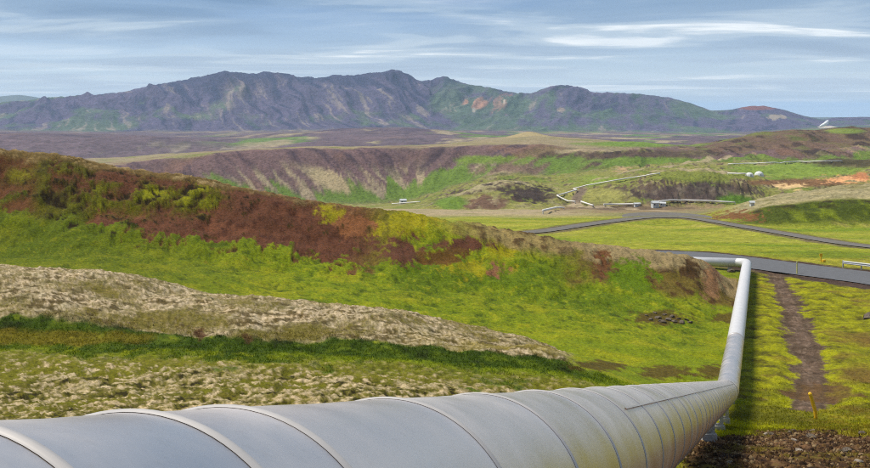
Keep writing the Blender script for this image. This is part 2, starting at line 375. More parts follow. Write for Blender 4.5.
def grid_z(x, y):
    """height of the land at points (bilinear on the grid)"""
    x = np.asarray(x, float); y = np.asarray(y, float)
    t = np.arctan2(x, y); fc = np.interp(t, th, np.arange(NC))
    rr = np.hypot(x, y) * np.cos(np.clip(t, -TH_C, TH_C)); fr = np.interp(np.log(rr), np.log(YR), np.arange(NR))
    c = np.clip(fc.astype(int), 0, NC - 2); r = np.clip(fr.astype(int), 0, NR - 2); a = fc - c; b = fr - r
    return (Z[c, r] * (1 - a) * (1 - b) + Z[c + 1, r] * a * (1 - b) + Z[c, r + 1] * (1 - a) * b + Z[c + 1, r + 1] * a * b)
def hit(px, py, ymin=14):
    """the first place on the land met along a bearing and a dip"""
    t = math.atan((px - CX) / F); c = int(round(np.interp(t, th, np.arange(NC))))
    rows = HY - F * Z[c] / YR
    ok = np.where((YR > ymin) & (rows <= py))[0]
    r = ok[0]
    r_ = max(r - 1, 0)
    a = (rows[r_] - py) / max(rows[r_] - rows[r], 1e-6)
    Yd = YR[r_] + np.clip(a, 0, 1) * (YR[r] - YR[r_])
    x = (px - CX) / F * Yd
    return np.array([x, Yd, float(grid_z(x, Yd))])

# ------------------------------------------------------------------ what grows on it
ROWS = HY - F * Z / np.maximum(YY, 1e-3)
GAIN = np.array([0.68, 0.62, 0.53])
def C(r, g, b):
    v = np.array([r, g, b], float) / 255
    return (np.where(v <= 0.04045, v / 12.92, ((v + 0.055) / 1.055) ** 2.4) * GAIN).astype(np.float32)
def slope_map():
    dxr = np.gradient(Z, axis=1) / np.maximum(np.gradient(RAD, axis=1), 1e-6)
    dth = np.gradient(Z, axis=0) / np.maximum(np.gradient(th)[:, None] * RAD, 1e-6)
    return np.hypot(dxr, dth)
SLOPE = slope_map()
COL = np.zeros((NC, NR, 3), np.float32)
def put(mask, c):
    global COL
    m = np.clip(mask, 0, 1).astype(np.float32)[..., None]
    COL = COL * (1 - m) + c * m
def sel(rows):
    return rows
# scratch noises reused by several zones (scale in metres)
nA = win(fbm, 10, 130, X / 0.35, Y / 0.5, 3, 0.6, 11)
nB = win(fbm, 2, 260, X / 1.1, Y / 1.3, 4, 0.6, 12)
nC = win(fbm, 2, 420, X / 4.0, Y / 4.0, 4, 0.55, 13)
nD = win(fbm, 10, 520, X / 14, Y / 14, 4, 0.55, 14)
nE = win(fbm, 160, 1700, X / 60, Y / 60, 5, 0.55, 15)
nF = win(fbm, 900, 4000, X / 260, Y / 260, 5, 0.55, 16)
nS = win(fbm, 10, 64, X / 1.0, Y / 0.32, 4, 0.6, 61)
nG = win(fbm, 12, 64, X / 0.17, Y / 0.30, 2, 0.6, 62)
nX = 0.8 * nC + 0.9 * nB + 0.6 * nA
def blob(cx, cy, rx, ry, n, amt=0.6, ang=0):
    """a patch on the ground round the place seen at (cx, cy), edge broken by noise n"""
    ca, sa = math.cos(R(ang)), math.sin(R(ang))
    dx, dy = PX - cx, ROWS - cy
    q = np.hypot((dx * ca + dy * sa) / rx, (-dx * sa + dy * ca) / ry)
    return 1 - sst(0.7, 1.15, q + amt * n)

i_ = IDX
RELIEF = np.zeros(Z.shape, np.float32)
# meadow greens under everything near
COL[:] = C(122, 146, 22)
put(sst(-0.15, 0.45, nC), C(146, 160, 26))
put(sst(0.0, 0.55, nD) * 0.6, C(98, 132, 20))
put(sst(0.05, 0.5, -nB) * 0.55, C(86, 112, 20))
put(sst(0.25, 0.6, nB) * 0.35, C(160, 166, 60))
# lichen heath at the viewer's left
m = (1 - sst(i_['ditch'] - 0.35, i_['ditch'] - 0.02, S + 0.25 * nC)) * (1 - sst(560, 660, PX))
put(m, C(104, 108, 40))
put(m * sst(-0.08, 0.18, 0.5 * nB + 1.0 * nA + 0.35 * nC), C(160, 156, 118))
put(m * sst(0.10, 0.34, nA + 0.3 * nB + 0.5 * nG), C(196, 190, 158)); put(m * sst(0.08, 0.3, -nG - .3 * nC) * .7, C(110, 112, 38))
put(m * sst(0.16, 0.32, -0.6 * nB - 0.9 * nA), C(54, 52, 20))
put(m * sst(0.02, 0.30, -nC - 0.7 * nA + 0.5 * sst(i_['slope3'], i_['ditch'], S) - .2) * 0.85, C(114, 122, 26))
# green ditch and bank; the dark green also holds some painted shade
m = band(S + 0.45 * nC + 0.45 * nB + 0.25 * nA, i_['ditch'] - 0.05, i_['mound_edge'] - 0.08, 0.14) * (1 - sst(560, 640, PX + 60 * nC))
put(m, C(66, 92, 20)); put(m * sst(0, 0.4, nB), C(92, 116, 22)); put(m * sst(0.1, 0.4, -nB), C(44, 60, 18))
m = blob(35, 338, 130, 8, nB) * (S > i_['ditch'] - .4) * (S < i_['mound_edge']) * 0.8
put(m, C(120, 118, 36))
# lichen mound
m = band(S + 0.18 * nB, i_['mound_edge'] - 0.12, i_['mound_crest'] + 0.30, 0.1) * (1 - sst(545, 580, PX + 20 * nB))
put(m, C(138, 137, 102))
put(m * sst(-0.15, 0.15, 0.5 * nB + 0.5 * nA + 0.6 * nS + 0.35 * nC), C(172, 167, 138))
put(m * sst(0.05, 0.4, 0.6 * nA + 0.5 * nS + 0.6 * nC + 0.5 * nG + 0.08), C(200, 195, 168)); put(m * sst(0.12, 0.32, -nG + .4 * nC) * .6, C(112, 106, 62))
put(m * sst(0.10, 0.26, -0.5 * nB - 0.4 * nA - 0.9 * nS + 0.5 * nC - 0.03 + 0.25 * (i_['mound_crest'] - 0.45 - S)) * 0.75, C(82, 74, 40))
put(m * sst(0.14, 0.36, -nC + 0.3 * nB + .5 * nG) * 0.8, C(112, 112, 40))
put(m * (sst(330, 540, PX)) * sst(0.0, 0.35, nC + 0.3 * nB) * 0.7, C(134, 134, 52))
for cx, cy in ((200, 334), (247, 338)):
    put(blob(cx, cy, 6, 6, nA + nB, 1.0) * 0.7 * (S < i_['mound_crest']) * (S > i_['ditch']) , C(88, 62, 46))
# the red hill
h = band(S, i_['mound_back'] + 0.3, i_['hill_back'] - 0.2, 0.2) * (1 - sst(735, 742, PX))
st = win(fbm, 45, 110, X / 1.3, Y / 7, 4, 0.6, 21)                          # runs downslope
g = h * (1 - sst(690, 740, PX))
put(g * sst(0.05, 0.35, nD + .3 * nC) * 0.55, C(82, 112, 16)); put(g * sst(0.0, 0.4, st + .5 * nA) * 0.5, C(88, 118, 16)); put(g * sst(0.12, 0.4, -nB - .6 * nA) * .7, C(66, 88, 16)); put(g * sst(0.2, 0.45, nB + .6 * nA) * .6, C(158, 170, 34))  # first dark green paints the shading of soft folds into the meadow
put(g * sst(0.15, 0.5, -st) * 0.55, C(140, 160, 26))
put(g * (1 - sst(120, 330, PX)) * 0.5, C(84, 100, 18)); put(g * sst(0.15, 0.4, nG + .4 * nC) * .4, C(150, 160, 40))
hs = S - i_['hill_toe']                                       # 0 toe, 1 mid, 2 crest
soil = h * sst(-0.10, 0.10, hs - 0.92 + 0.30 * st + 0.65 * nC + 0.6 * nB + 0.3 * nA + 0.22 * band(PX, 180, 400, 50) + 0.12 * band(PX, 90, 180, 20) - 0.55 * sst(395, 450, PX) - 0.25 * (1 - sst(60, 140, PX))) * (1 - sst(340, 430, PX + 45 * nC))
lf = np.clip(band(PX + 10 * nC, 36, 90, 10) + 0.35 * (1 - sst(20, 50, PX)), 0, 1)
soil = soil * (1 - lf * sst(-0.22, 0.05, nC + 0.6 * nB + 0.3 * nA + 0.05))
dk = h * lf * sst(0.75, 1.05, hs + 0.3 * nC)
put(dk, C(72, 72, 24)); put(dk * sst(0, 0.3, nB + .5 * nA), C(104, 108, 26)); put(dk * sst(0.08, 0.3, -nB - .5 * nA), C(60, 44, 26))
RELIEF -= soil * 0.18
put(soil, C(104, 74, 56))
put(soil * sst(0, 0.4, nC), C(116, 82, 61)); put(soil * sst(0.05, 0.35, -nB - .5 * nA), C(88, 60, 46)); put(soil * sst(0.15, 0.5, nD) * 0.7, C(134, 97, 70)); put(soil * sst(0.38, 0.5, nB + .6 * nA - .2 * nC), C(70, 62, 24))
put(soil * (1 - sst(40, 90, PX)) * 0.6, C(98, 66, 40))
up = h * (hs > 0.55)
gm = np.clip(blob(75, 193, 42, 32, nX, 1) + blob(135, 195, 52, 24, nX, 1) + blob(190, 196, 42, 22, nX, 1) + blob(20, 175, 26, 10, nX, 1) * .5, 0, 1)
gmm = up * gm * sst(-0.25, 0.15, nC + 0.5 * nB + 0.3 * nA)
RELIEF += gmm * (0.16 + 0.16 * nB)
put(gmm, C(90, 98, 16))
put(gmm * sst(0.05, 0.35, nC + 0.5 * nB + .4 * nA), C(136, 146, 22))
put(up * gm * sst(0.12, 0.3, -nB - .4 * nA), C(42, 36, 14))  # dark gaps between moss clumps: bare soil and painted shade
for cx, cy, rx, ry in ((332, 212, 14, 9), (405, 226, 34, 13), (420, 218, 24, 9), (500, 248, 22, 14), (470, 268, 30, 8)):
    put(up * blob(cx, cy, rx, ry, nX, 1.3) * 0.9, C(150, 154, 26))
for cx, cy, rx, ry, c in ((355, 222, 20, 9, (134, 98, 66)), (465, 245, 30, 8, (100, 72, 56)), (400, 248, 24, 14, (102, 74, 58)), (496, 268, 10, 7, (146, 112, 86)), (445, 256, 22, 8, (104, 84, 40))):
    put(h * blob(cx, cy, rx, ry, nX, 1.3), C(*c))
# heather on the crest
cr = h * sst(i_['hill_crest'] - 0.16, i_['hill_crest'] - 0.02, S + 0.25 * nC + 0.15 * nB + 0.10 + 0.22 * sst(400, 500, PX))
RELIEF += cr * (0.10 + 0.25 * nB)
put(cr * (1 - sst(200, 420, PX)) * 0.9, C(112, 102, 62))
put(cr * sst(420, 500, PX), C(150, 144, 98)); put(cr * sst(420, 500, PX) * sst(0, 0.3, nB), C(96, 84, 56))
put(cr * sst(0, 0.4, nB) * (1 - sst(200, 420, PX)), C(158, 148, 110))
bk = h * sst(540, 600, PX) * sst(i_['hill_mid'] - 0.1, i_['hill_mid'] + 0.25, S + 0.5 * nC + 0.25 * nB)
put(bk * 0.85, C(112, 100, 56)); put(bk * sst(0, 0.3, nB), C(88, 72, 46)); put(bk * sst(0.1, 0.4, -nC) * .8, C(110, 124, 36))
put(bk * cr, C(152, 146, 112))
for cx, cy, rx, ry, c in ((602, 266, 9, 16, (112, 84, 56)), (636, 275, 24, 16, (100, 132, 18)), (712, 280, 9, 20, (144, 120, 90)), (690, 270, 10, 9, (84, 70, 44))):
    put(h * blob(cx, cy, rx, ry, nX, 1.3), C(*c))
# dark broken turf
for cx, cy, rx, ry in ((660, 318, 30, 8), (600, 366, 28, 6), (665, 372, 26, 7), (712, 372, 18, 7), (755, 380, 14, 7), (750, 392, 20, 7), (728, 318, 16, 6), (865, 318, 12, 7), (850, 365, 34, 10)):
    put(blob(cx, cy, rx, ry, nB + .5 * nA, 0.9) * (YY < 76) * (YY > 28) * 0.85, C(92, 80, 40))
# right-hand ground: yellow moss, gravel, rubble
rt = sst(735, 750, PX) * (YY < 100)
rt2 = rt * sst(i_['ditch'] - 0.2, i_['ditch'] + 0.5, S)
put(rt2, C(126, 136, 26)); put(rt2 * sst(-0.1, 0.25, nB + .4 * nC), C(152, 164, 26)); put(rt2 * sst(0.1, 0.4, -nB), C(92, 96, 34))
put(rt2 * sst(0.1, 0.4, nC - .3 * nB) * 0.6, C(118, 104, 56))
put(rt2 * sst(830, 870, PX) * (YY < 60) * sst(-0.1, 0.3, nC) * 0.8, C(116, 102, 54))
near_r = sst(670, 700, PX) * (YY < 40)
put(near_r, C(118, 126, 28)); put(near_r * sst(-0.05, 0.3, nC + .5 * nB + .4 * nA), C(148, 160, 26)); put(near_r * sst(0.05, 0.3, -nC + .3 * nB), C(104, 112, 26))
put(near_r * sst(790, 815, PX) * sst(-0.2, 0.3, nB) * 0.7, C(122, 112, 44))
rub = near_r * (1 - sst(-1.6, 1.6, YY - np.interp(PX, [680, 740, 800, 840, 870, 950], [22, 24.5, 28, 25.5, 24, 23]) + 5.0 * nC + 4.0 * nB + 2.5 * nA))
put(rub, C(80, 64, 44)); put(rub * sst(0, 0.25, nA + .3 * nB), C(122, 102, 76)); put(rub * sst(0.05, 0.3, -nA), C(54, 42, 34))
put(rub * sst(0.05, 0.3, nC + .4 * nA) * 0.9, C(104, 100, 34))
# gravel by the road and the track
gr = 1 - sst(4.2, 6.2, D_ROAD - 1.6 * sst(790, 850, PX) * (YY < 90) + 1.5 * nB + 1.6 * nC * sst(3.5, 5, D_ROAD))
put(gr, C(84, 74, 68)); put(gr * sst(0, 0.4, nB), C(104, 94, 86))
tr = 1 - sst(0.68, 1.02, D_TRACK + 1.0 * nB + 0.6 * nC + 0.4 * nA)
put(tr, C(106, 96, 84)); put(tr * sst(0, 0.35, nA + nB), C(130, 120, 108)); put(tr * sst(0.1, 0.4, -nB), C(86, 76, 64))
dirt = blob(825, 392, 34, 10, nC + nB, 0.8) * (YY < 52) * (YY > 34)
put(dirt * 0.8, C(106, 88, 56))
# valley floor
v = sst(i_['hill_back'], i_['meadow1'] - 0.3, S) * (1 - gr)
put(v, C(146, 158, 52))
nv = win(fbm, 80, 420, X / 30, Y / 9, 4, 0.55, 31)
put(v * sst(-0.1, 0.35, nv), C(164, 168, 70)); put(v * sst(0.1, 0.45, -nv), C(122, 146, 44)); put(v * sst(0.25, 0.5, nD), C(172, 166, 96))
gr2 = 1 - sst(2.4, 3.6, D_ROAD2 + 0.8 * nC)
put(gr2 * 0.9, C(112, 104, 86))
# heath bank on the right; dark green front, partly shade put into the colour
hb = sst(725, 760, PX + 12 * nC) * band(S, i_['bank_foot'] + 0.15, i_['bank_top'] - 0.05, 0.15)
put(hb, C(74, 88, 28)); put(hb * sst(0, 0.4, win(fbm, 150, 260, X / 3, Y / 10, 4, 0.55, 33)), C(112, 128, 30)); put(hb * sst(0.05, 0.3, nC) * sst(i_['bank_top'] - 0.5, i_['bank_top'] - 0.2, S), C(58, 46, 36))
ht = sst(715, 745, PX + 12 * nC) * band(S, i_['bank_top'] - 0.05, i_['flat'] + 0.2, 0.1)
put(ht, C(168, 162, 134)); put(ht * sst(0, 0.4, nD), C(146, 142, 104)); put(ht * sst(0.1, 0.4, -nC) * .8, C(120, 114, 84)); put(ht * sst(0.2, 0.5, -nD) * .8, C(128, 132, 70))
put(blob(735, 216, 26, 5, nC + nB, 1.6) * (YY > 150) * (YY < 260), C(126, 92, 60))
# pale flat and knolls
fl = band(S + .15 * nD, i_['bank_top'] + 0.55, i_['knoll_foot'] - 0.1, 0.25) * (1 - sst(690, 740, PX))
put(fl * (1 - sst(560, 640, PX)), C(178, 166, 144)); put(fl * sst(560, 640, PX), C(150, 144, 118)); put(fl * sst(0, 0.4, nD) * 0.6, C(136, 140, 84))
k = sst(i_['knoll_foot'] - 0.2, i_['knoll_foot'] + 0.1, S) * (1 - sst(i_['ridge_foot'] + 0.1, i_['ridge_foot'] + 0.6, S))
nK = win(fbm, 240, 1000, X / 16, Y / 16, 5, 0.58, 35); nK2 = win(fbm, 240, 760, X / 6, Y / 9, 4, 0.6, 36)
put(k, C(138, 142, 80)); put(k * sst(0, 0.4, nK), C(158, 154, 120)); put(k * sst(0.05, 0.4, -nK), C(112, 134, 58))
put(k * sst(0.2, 0.5, nE) * 0.8, C(104, 140, 52))
stp = k * sst(0.30, 0.55, SLOPE + 0.25 * nK)
put(stp, C(104, 92, 82)); put(stp * sst(0, 0.3, nK2), C(76, 66, 66)); put(stp * sst(0.15, 0.4, -nK2), C(146, 138, 120))
kt = k * band(S, i_['knoll_crest'] - 0.25, i_['knoll_crest'] + 0.2, 0.15) * band(PX, 425, 530, 12)
put(kt * 0.85, C(176, 168, 144))
put(k * blob(452, 203, 20, 7, nK) , C(104, 134, 56)); put(k * blob(530, 193, 34, 8, nK + 1.5 * nK2, 1.1, 12), C(72, 62, 62)); put(k * blob(486, 204, 22, 9, nK + nK2, 1.0), C(112, 90, 80)); put(k * blob(486, 204, 22, 9, nK, 1.0) * sst(0.05, 0.3, nK2), C(150, 138, 118))
put(k * blob(692, 193, 56, 8.5, 1.4 * nK2 + nK, 0.9), C(84, 74, 76)); put(k * blob(690, 193, 52, 9, nK2, 0.5) * sst(0.0, 0.3, nK2), C(120, 112, 106))
put(k * blob(735, 199, 20, 6, nK), C(82, 116, 38)); put(k * blob(700, 176, 60, 5, nK), C(122, 134, 66)); put(k * blob(590, 196, 40, 8, nK), C(150, 152, 92)); put((YY > 240) * (YY < 420) * blob(640, 208.5, 90, 4.0, nK + nC, 0.8), C(152, 136, 112)); put((YY > 240) * (YY < 470) * blob(630, 208, 60, 2.5, nK, 0.9), C(118, 104, 92))
DT, _ = pdist([tuple(hit(a_, b_, 250)) for a_, b_ in ((584, 187), (579, 195), (576, 204))], X, Y); put((1 - sst(1.6, 3.2, DT)) * (YY > 240) * (YY < 520), C(128, 116, 108))
# upper right ledges: pasture, ochre, rust
k2 = sst(560, 600, PX) * sst(i_['knoll_crest'], i_['knoll_crest'] + 0.4, S) * (1 - sst(i_['rim'] + 0.2, i_['rim'] + 0.6, S))
put(k2 * blob(795, 170, 75, 8, nK), C(126, 152, 66)); put(k2 * blob(600, 176, 30, 6, nK), C(138, 142, 84)); put(k2 * blob(585, 181, 40, 6, nK), C(128, 152, 62))
put(k2 * blob(800, 153, 45, 6, nE + nK), C(118, 134, 64)); put(k2 * blob(775, 156, 28, 3, nK + nE, 1.3), C(76, 56, 56)); put(k2 * blob(850, 162, 40, 6, nK), C(84, 78, 56))
put(sst(700, 730, PX) * (YY > 255) * (YY < 700) * blob(800, 183, 60, 4, nK), C(126, 98, 74))
put((YY > 255) * (YY < 900) * blob(787, 186, 14, 3, nK + nK2, 1.4), C(222, 196, 156)); put((YY > 255) * (YY < 900) * blob(848, 179, 22, 4, nK + nK2, 1.2), C(224, 172, 130)); put((YY > 255) * (YY < 900) * blob(862, 176, 9, 4, nK + nK2, 1.), C(196, 136, 100))
put(k2 * blob(598, 163, 10, 5, nE + nK, 1.2), C(206, 170, 146)); put(k2 * blob(622, 169, 10, 2.5, nE + nK, 1.2), C(196, 170, 136)); put(k2 * blob(830, 151, 12, 3, nK), C(176, 122, 94)); put(k2 * blob(708, 156, 9, 6, nK), C(150, 112, 92))
# crater ridge
r = band(S, i_['ridge_foot'] + 0.1, i_['rim'] + 0.6, 0.2)
nR = win(fbm, 560, 1300, gx / 10, Y / 95, 5, 0.6, 41); nR2 = win(fbm, 560, 1300, gx / 30, Y / 110, 5, 0.55, 42)
put(r, C(120, 100, 110)); put(r * sst(0, 0.35, nR), C(90, 76, 92)); put(r * sst(0.1, 0.4, nE) * .7, C(136, 108, 104))
rs = S - i_['ridge_foot']
put(r * band(rs + 0.5 * nR, 0.35, 1.35, 0.2) * sst(0.05, 0.25, nR + 0.6 * nR2) * band(PX, 230, 500, 30) * 0.7, C(184, 174, 150))
put(r * sst(0.12, -0.12, rs - 0.72 + 1.1 * nR2 + 0.5 * nR - 0.45 * blob(420, 190, 40, 20, nR2) ), C(108, 136, 62))
put(r * blob(330, 180, 26, 9, nR, 0.8, 25), C(178, 166, 142))
put(r * blob(520, 160, 70, 5, nR + nE), C(118, 142, 66)); put(r * blob(565, 165, 34, 16, nR + nE, 1.0), C(110, 138, 64)); put(r * blob(530, 150, 36, 5, nR + nE, 1.2) * 0.8, C(134, 108, 102)); put(r * blob(510, 172, 40, 9, nR + nE, 1.0), C(128, 110, 104)); put(r * blob(510, 172, 40, 9, nR, 1.0) * sst(0.1, 0.3, nE), C(168, 158, 136))
put(r * sst(560, 600, PX) * sst(-0.1, 0.3, nE + 0.3 * nR), C(118, 122, 74)); put(r * sst(560, 600, PX) * sst(0.05, 0.35, nR2 + .5 * nR), C(118, 94, 88)); put(r * sst(560, 600, PX) * sst(0.15, 0.35, nR + .4 * nE), C(70, 60, 62)); put(r * sst(560, 600, PX) * sst(0.2, 0.4, -nR - .4 * nE), C(164, 142, 124)); put(r * sst(700, 740, PX) * sst(0.05, 0.4, -nR2), C(110, 132, 62))
put(r * blob(640, 155, 75, 4.5, nR + nE, 0.8), C(92, 78, 74)); put(r * blob(640, 161, 60, 4, nR), C(112, 140, 62))
rt_ = band(S + 0.3 * nE, i_['ridge_top'] - 0.05, i_['back'] + 0.3, 0.12)
put(rt_ * (1 - sst(600, 680, PX)), C(158, 148, 128)); put(rt_ * sst(0, 0.35, nE), C(134, 138, 92)); put(rt_ * sst(660, 720, PX) * 0.8, C(112, 92, 82)); put(rt_ * sst(660, 720, PX) * sst(0.05, .3, nR + nE), C(76, 62, 60)); put(rt_ * sst(660, 720, PX) * sst(0.05, .35, -nE + .3 * nR) * .8, C(108, 122, 66))
put(rt_ * sst(0.05, 0.4, -nE) * (1 - sst(400, 520, PX)), C(132, 112, 104)); put(rt_ * blob(635, 144, 60, 3, nE), C(116, 146, 66)); put(rt_ * blob(845, 131, 22, 3, nE, .3), C(122, 142, 70))
put(blob(527, 135, 22, 5, nE) * (YY > 1000) * (YY < 1500), C(176, 164, 132))
for trail in ([(598, 178), (640, 169), (690, 161.5), (728, 157)], [(655, 171), (690, 170.5), (728, 172)], [(560, 152), (610, 151)]):
    tp = [tuple(hit(a_, b_, 450)) for a_, b_ in trail]
    TRAIL = pdist(tp, X, Y)[0]
    put((1 - sst(2.5, 6.0, TRAIL)) * (YY > 430) * (YY < 1000) * 0.8, C(178, 166, 146))
tp = [tuple(hit(a_, b_, 200)) for a_, b_ in ((668, 211), (630, 209), (590, 207), (576, 204), (560, 206))]
put((1 - sst(1.5, 3.5, pdist(tp, X, Y)[0])) * (YY > 200) * (YY < 480) * 0.8, C(186, 174, 156))
# purple plain
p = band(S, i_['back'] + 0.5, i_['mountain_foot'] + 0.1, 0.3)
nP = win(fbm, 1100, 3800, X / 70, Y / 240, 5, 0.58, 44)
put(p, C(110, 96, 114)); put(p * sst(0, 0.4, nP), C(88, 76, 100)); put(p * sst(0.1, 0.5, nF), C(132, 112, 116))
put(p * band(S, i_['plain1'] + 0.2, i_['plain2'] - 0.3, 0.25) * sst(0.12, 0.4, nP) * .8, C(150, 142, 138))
put(p * sst(0.08, 0.25, win(fbm, 1100, 3800, X / 220, Y / 420, 4, 0.5, 45)) * sst(180, 240, PX) * sst(i_['plain2'] - 0.6, i_['plain2'], S), C(104, 132, 74))
put(p * sst(0.1, 0.3, win(fbm, 1100, 3800, X / 130, Y / 300, 4, 0.5, 46)) * sst(180, 300, PX), C(164, 154, 136))
put(p * sst(i_['gap'] - 0.4, i_['gap'] + .1, S) * sst(0, .3, nF + .5 * nP) , C(148, 134, 126))
# mountains, with the blue of the haze put into the rock colour
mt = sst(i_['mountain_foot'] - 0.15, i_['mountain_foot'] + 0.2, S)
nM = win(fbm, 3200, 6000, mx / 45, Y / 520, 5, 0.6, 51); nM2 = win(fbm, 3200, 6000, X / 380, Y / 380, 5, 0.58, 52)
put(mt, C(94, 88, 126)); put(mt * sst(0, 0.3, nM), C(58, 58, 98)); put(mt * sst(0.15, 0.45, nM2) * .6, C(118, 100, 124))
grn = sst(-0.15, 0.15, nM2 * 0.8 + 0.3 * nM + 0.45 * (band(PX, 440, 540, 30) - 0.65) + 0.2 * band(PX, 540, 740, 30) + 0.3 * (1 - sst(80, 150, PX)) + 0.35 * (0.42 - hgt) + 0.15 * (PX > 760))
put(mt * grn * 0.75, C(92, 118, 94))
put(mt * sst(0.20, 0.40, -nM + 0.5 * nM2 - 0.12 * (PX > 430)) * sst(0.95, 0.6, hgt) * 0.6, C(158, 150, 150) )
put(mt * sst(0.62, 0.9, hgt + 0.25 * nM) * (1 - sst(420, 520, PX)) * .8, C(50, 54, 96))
put(mt * blob(480, 104, 11, 4, nM, 2.2), C(176, 138, 124)); put(mt * blob(503, 104, 9, 6, nM + nM2, 2.6) * 0.7, C(160, 126, 118)); put(mt * blob(562, 110, 4, 2, nM, 2.0) * 0.7, C(170, 154, 150)); put(mt * blob(504, 101, 1.6, 3, nM, 1.5) * 0.7, C(200, 192, 190)); put(mt * blob(474, 110, 1.6, 2, nM, 1.5) * 0.7, C(196, 188, 186))
put(mt * blob(757, 107, 22, 3, nM2), C(128, 82, 82)); put(mt * blob(774, 117, 10, 2.5, nM, 1.5), C(160, 152, 150)); put(mt * blob(828, 127, 10, 1.3, nM), C(205, 200, 200))
put(sst(i_['mountain_back'], i_['lowland'], S), C(104, 110, 96))
COL[:, :np.searchsorted(YR, 110), 1] *= 0.91
put(tr * band(D_TRACK + 0.15 * nB, 0.42, 0.68, 0.1) * 0.5, C(86, 74, 62))
_n = np.searchsorted(YR, 125)
COL[:, :_n] = np.where(COL[:, :_n] < 0.2, 0.2 * (np.maximum(COL[:, :_n], 1e-4) / 0.2) ** 1.10, COL[:, :_n])
COL = np.clip(COL, 0, 1)

# ------------------------------------------------------------------ materials
def new_mat(name):
    m = bpy.data.materials.new(name)
    m.use_nodes = True
    t = m.node_tree
    t.nodes.clear()
    out = N(t, 'ShaderNodeOutputMaterial')
    b = N(t, 'ShaderNodeBsdfPrincipled')
    t.links.new(b.outputs[0], out.inputs[0])
    return m, t, b, out
def land_mat(name, fine, coarse, bump, amt):
    m, t, b, out = new_mat(name)
    L = t.links.new
    at = N(t, 'ShaderNodeAttribute', attribute_name='ground_cover')
    geo = N(t, 'ShaderNodeNewGeometry')
    n1 = N(t, 'ShaderNodeTexNoise', i_Scale=fine, i_Detail=5.0, i_Roughness=0.65)
    n2 = N(t, 'ShaderNodeTexNoise', i_Scale=coarse, i_Detail=4.0, i_Roughness=0.6)
    L(geo.outputs['Position'], n1.inputs['Vector']); L(geo.outputs['Position'], n2.inputs['Vector'])
    r1 = ramp(t, [(0.28, (1 - amt,) * 3), (0.5, (1.0,) * 3), (0.72, (1 + amt * 0.75,) * 3)], n1.outputs[0])
    r2 = ramp(t, [(0.3, (0.86, 0.9, 0.86)), (0.7, (1.13, 1.1, 1.05))], n2.outputs[0])
    n3 = N(t, 'ShaderNodeTexNoise', i_Scale=fine * 3.3, i_Detail=4.0, i_Roughness=0.7)
    L(geo.outputs['Position'], n3.inputs['Vector'])
    r3 = ramp(t, [(0.32, (0.62,) * 3), (0.5, (1.0,) * 3), (0.68, (1.3,) * 3)], n3.outputs[0])
    c = mixc(t, 1.0, at.outputs['Color'], r1.outputs[0], 'MULTIPLY')
    c = mixc(t, 1.0, c, r3.outputs[0], 'MULTIPLY')
    c = mixc(t, 1.0, c, r2.outputs[0], 'MULTIPLY')
    L(c, b.inputs['Base Color'])
    b.inputs['Roughness'].default_value = 0.95
    b.inputs['Specular IOR Level'].default_value = 0.12
    bp = N(t, 'ShaderNodeBump', i_Strength=0.8, i_Distance=bump)
    L(n1.outputs[0], bp.inputs['Height'])
    L(bp.outputs[0], b.inputs['Normal'])
    return m
M_NEAR = land_mat('moss_and_lichen', 5.0, 0.8, 0.09, 0.5)
M_MID = land_mat('pasture_and_heath', 0.8, 0.1, 0.7, 0.42)
M_RIDGE = land_mat('scree_and_turf', 0.16, 0.03, 1.6, 0.26)
M_FAR = land_mat('mountain_rock', 0.022, 0.005, 9.0, 0.26)
def flat_mat(name, c, rough=0.8, metal=0.0, scale=8.0, var=0.2, bump=0.0, spec=0.3):
    m, t, b, out = new_mat(name)
    geo = N(t, 'ShaderNodeNewGeometry')
    n1 = N(t, 'ShaderNodeTexNoise', i_Scale=scale, i_Detail=5.0, i_Roughness=0.6)
    t.links.new(geo.outputs['Position'], n1.inputs['Vector'])
    r = ramp(t, [(0.3, tuple(v * (1 - var) for v in c)), (0.7, tuple(min(1, v * (1 + var)) for v in c))], n1.outputs[0])
    t.links.new(r.outputs[0], b.inputs['Base Color'])
    b.inputs['Roughness'].default_value = rough
    b.inputs['Metallic'].default_value = metal
    b.inputs['Specular IOR Level'].default_value = spec
    if bump:
        bp = N(t, 'ShaderNodeBump', i_Strength=0.6, i_Distance=bump)
        t.links.new(n1.outputs[0], bp.inputs['Height']); t.links.new(bp.outputs[0], b.inputs['Normal'])
    return m

# ------------------------------------------------------------------ mesh helpers
def link(o, parent=None, kind=None, label=None, cat=None, group=None):
    sc.collection.objects.link(o)
    if parent is not None: o.parent = parent
    if kind: o['kind'] = kind
    if label: o['label'] = label
    if cat: o['category'] = cat
    if group: o['group'] = group
    return o
def mesh_np(name, v, f, mat, smooth=True, col=None):
    """mesh from numpy vertices and equal-sized faces"""
    v = np.asarray(v, np.float32); f = np.asarray(f, np.int32)
    me = bpy.data.meshes.new(name)
    nf, k = f.shape
    me.vertices.add(len(v)); me.vertices.foreach_set('co', v.ravel())
    me.loops.add(nf * k); me.loops.foreach_set('vertex_index', f.ravel())
    me.polygons.add(nf); me.polygons.foreach_set('loop_start', np.arange(0, nf * k, k, dtype=np.int32))
    if smooth: me.polygons.foreach_set('use_smooth', np.ones(nf, bool))
    if col is not None:
        a = me.attributes.new('ground_cover', 'FLOAT_COLOR', 'POINT')
        a.data.foreach_set('color', np.hstack([col, np.ones((len(col), 1), np.float32)]).astype(np.float32).ravel())
    me.update(); me.validate()
    if mat: me.materials.append(mat)
    return me
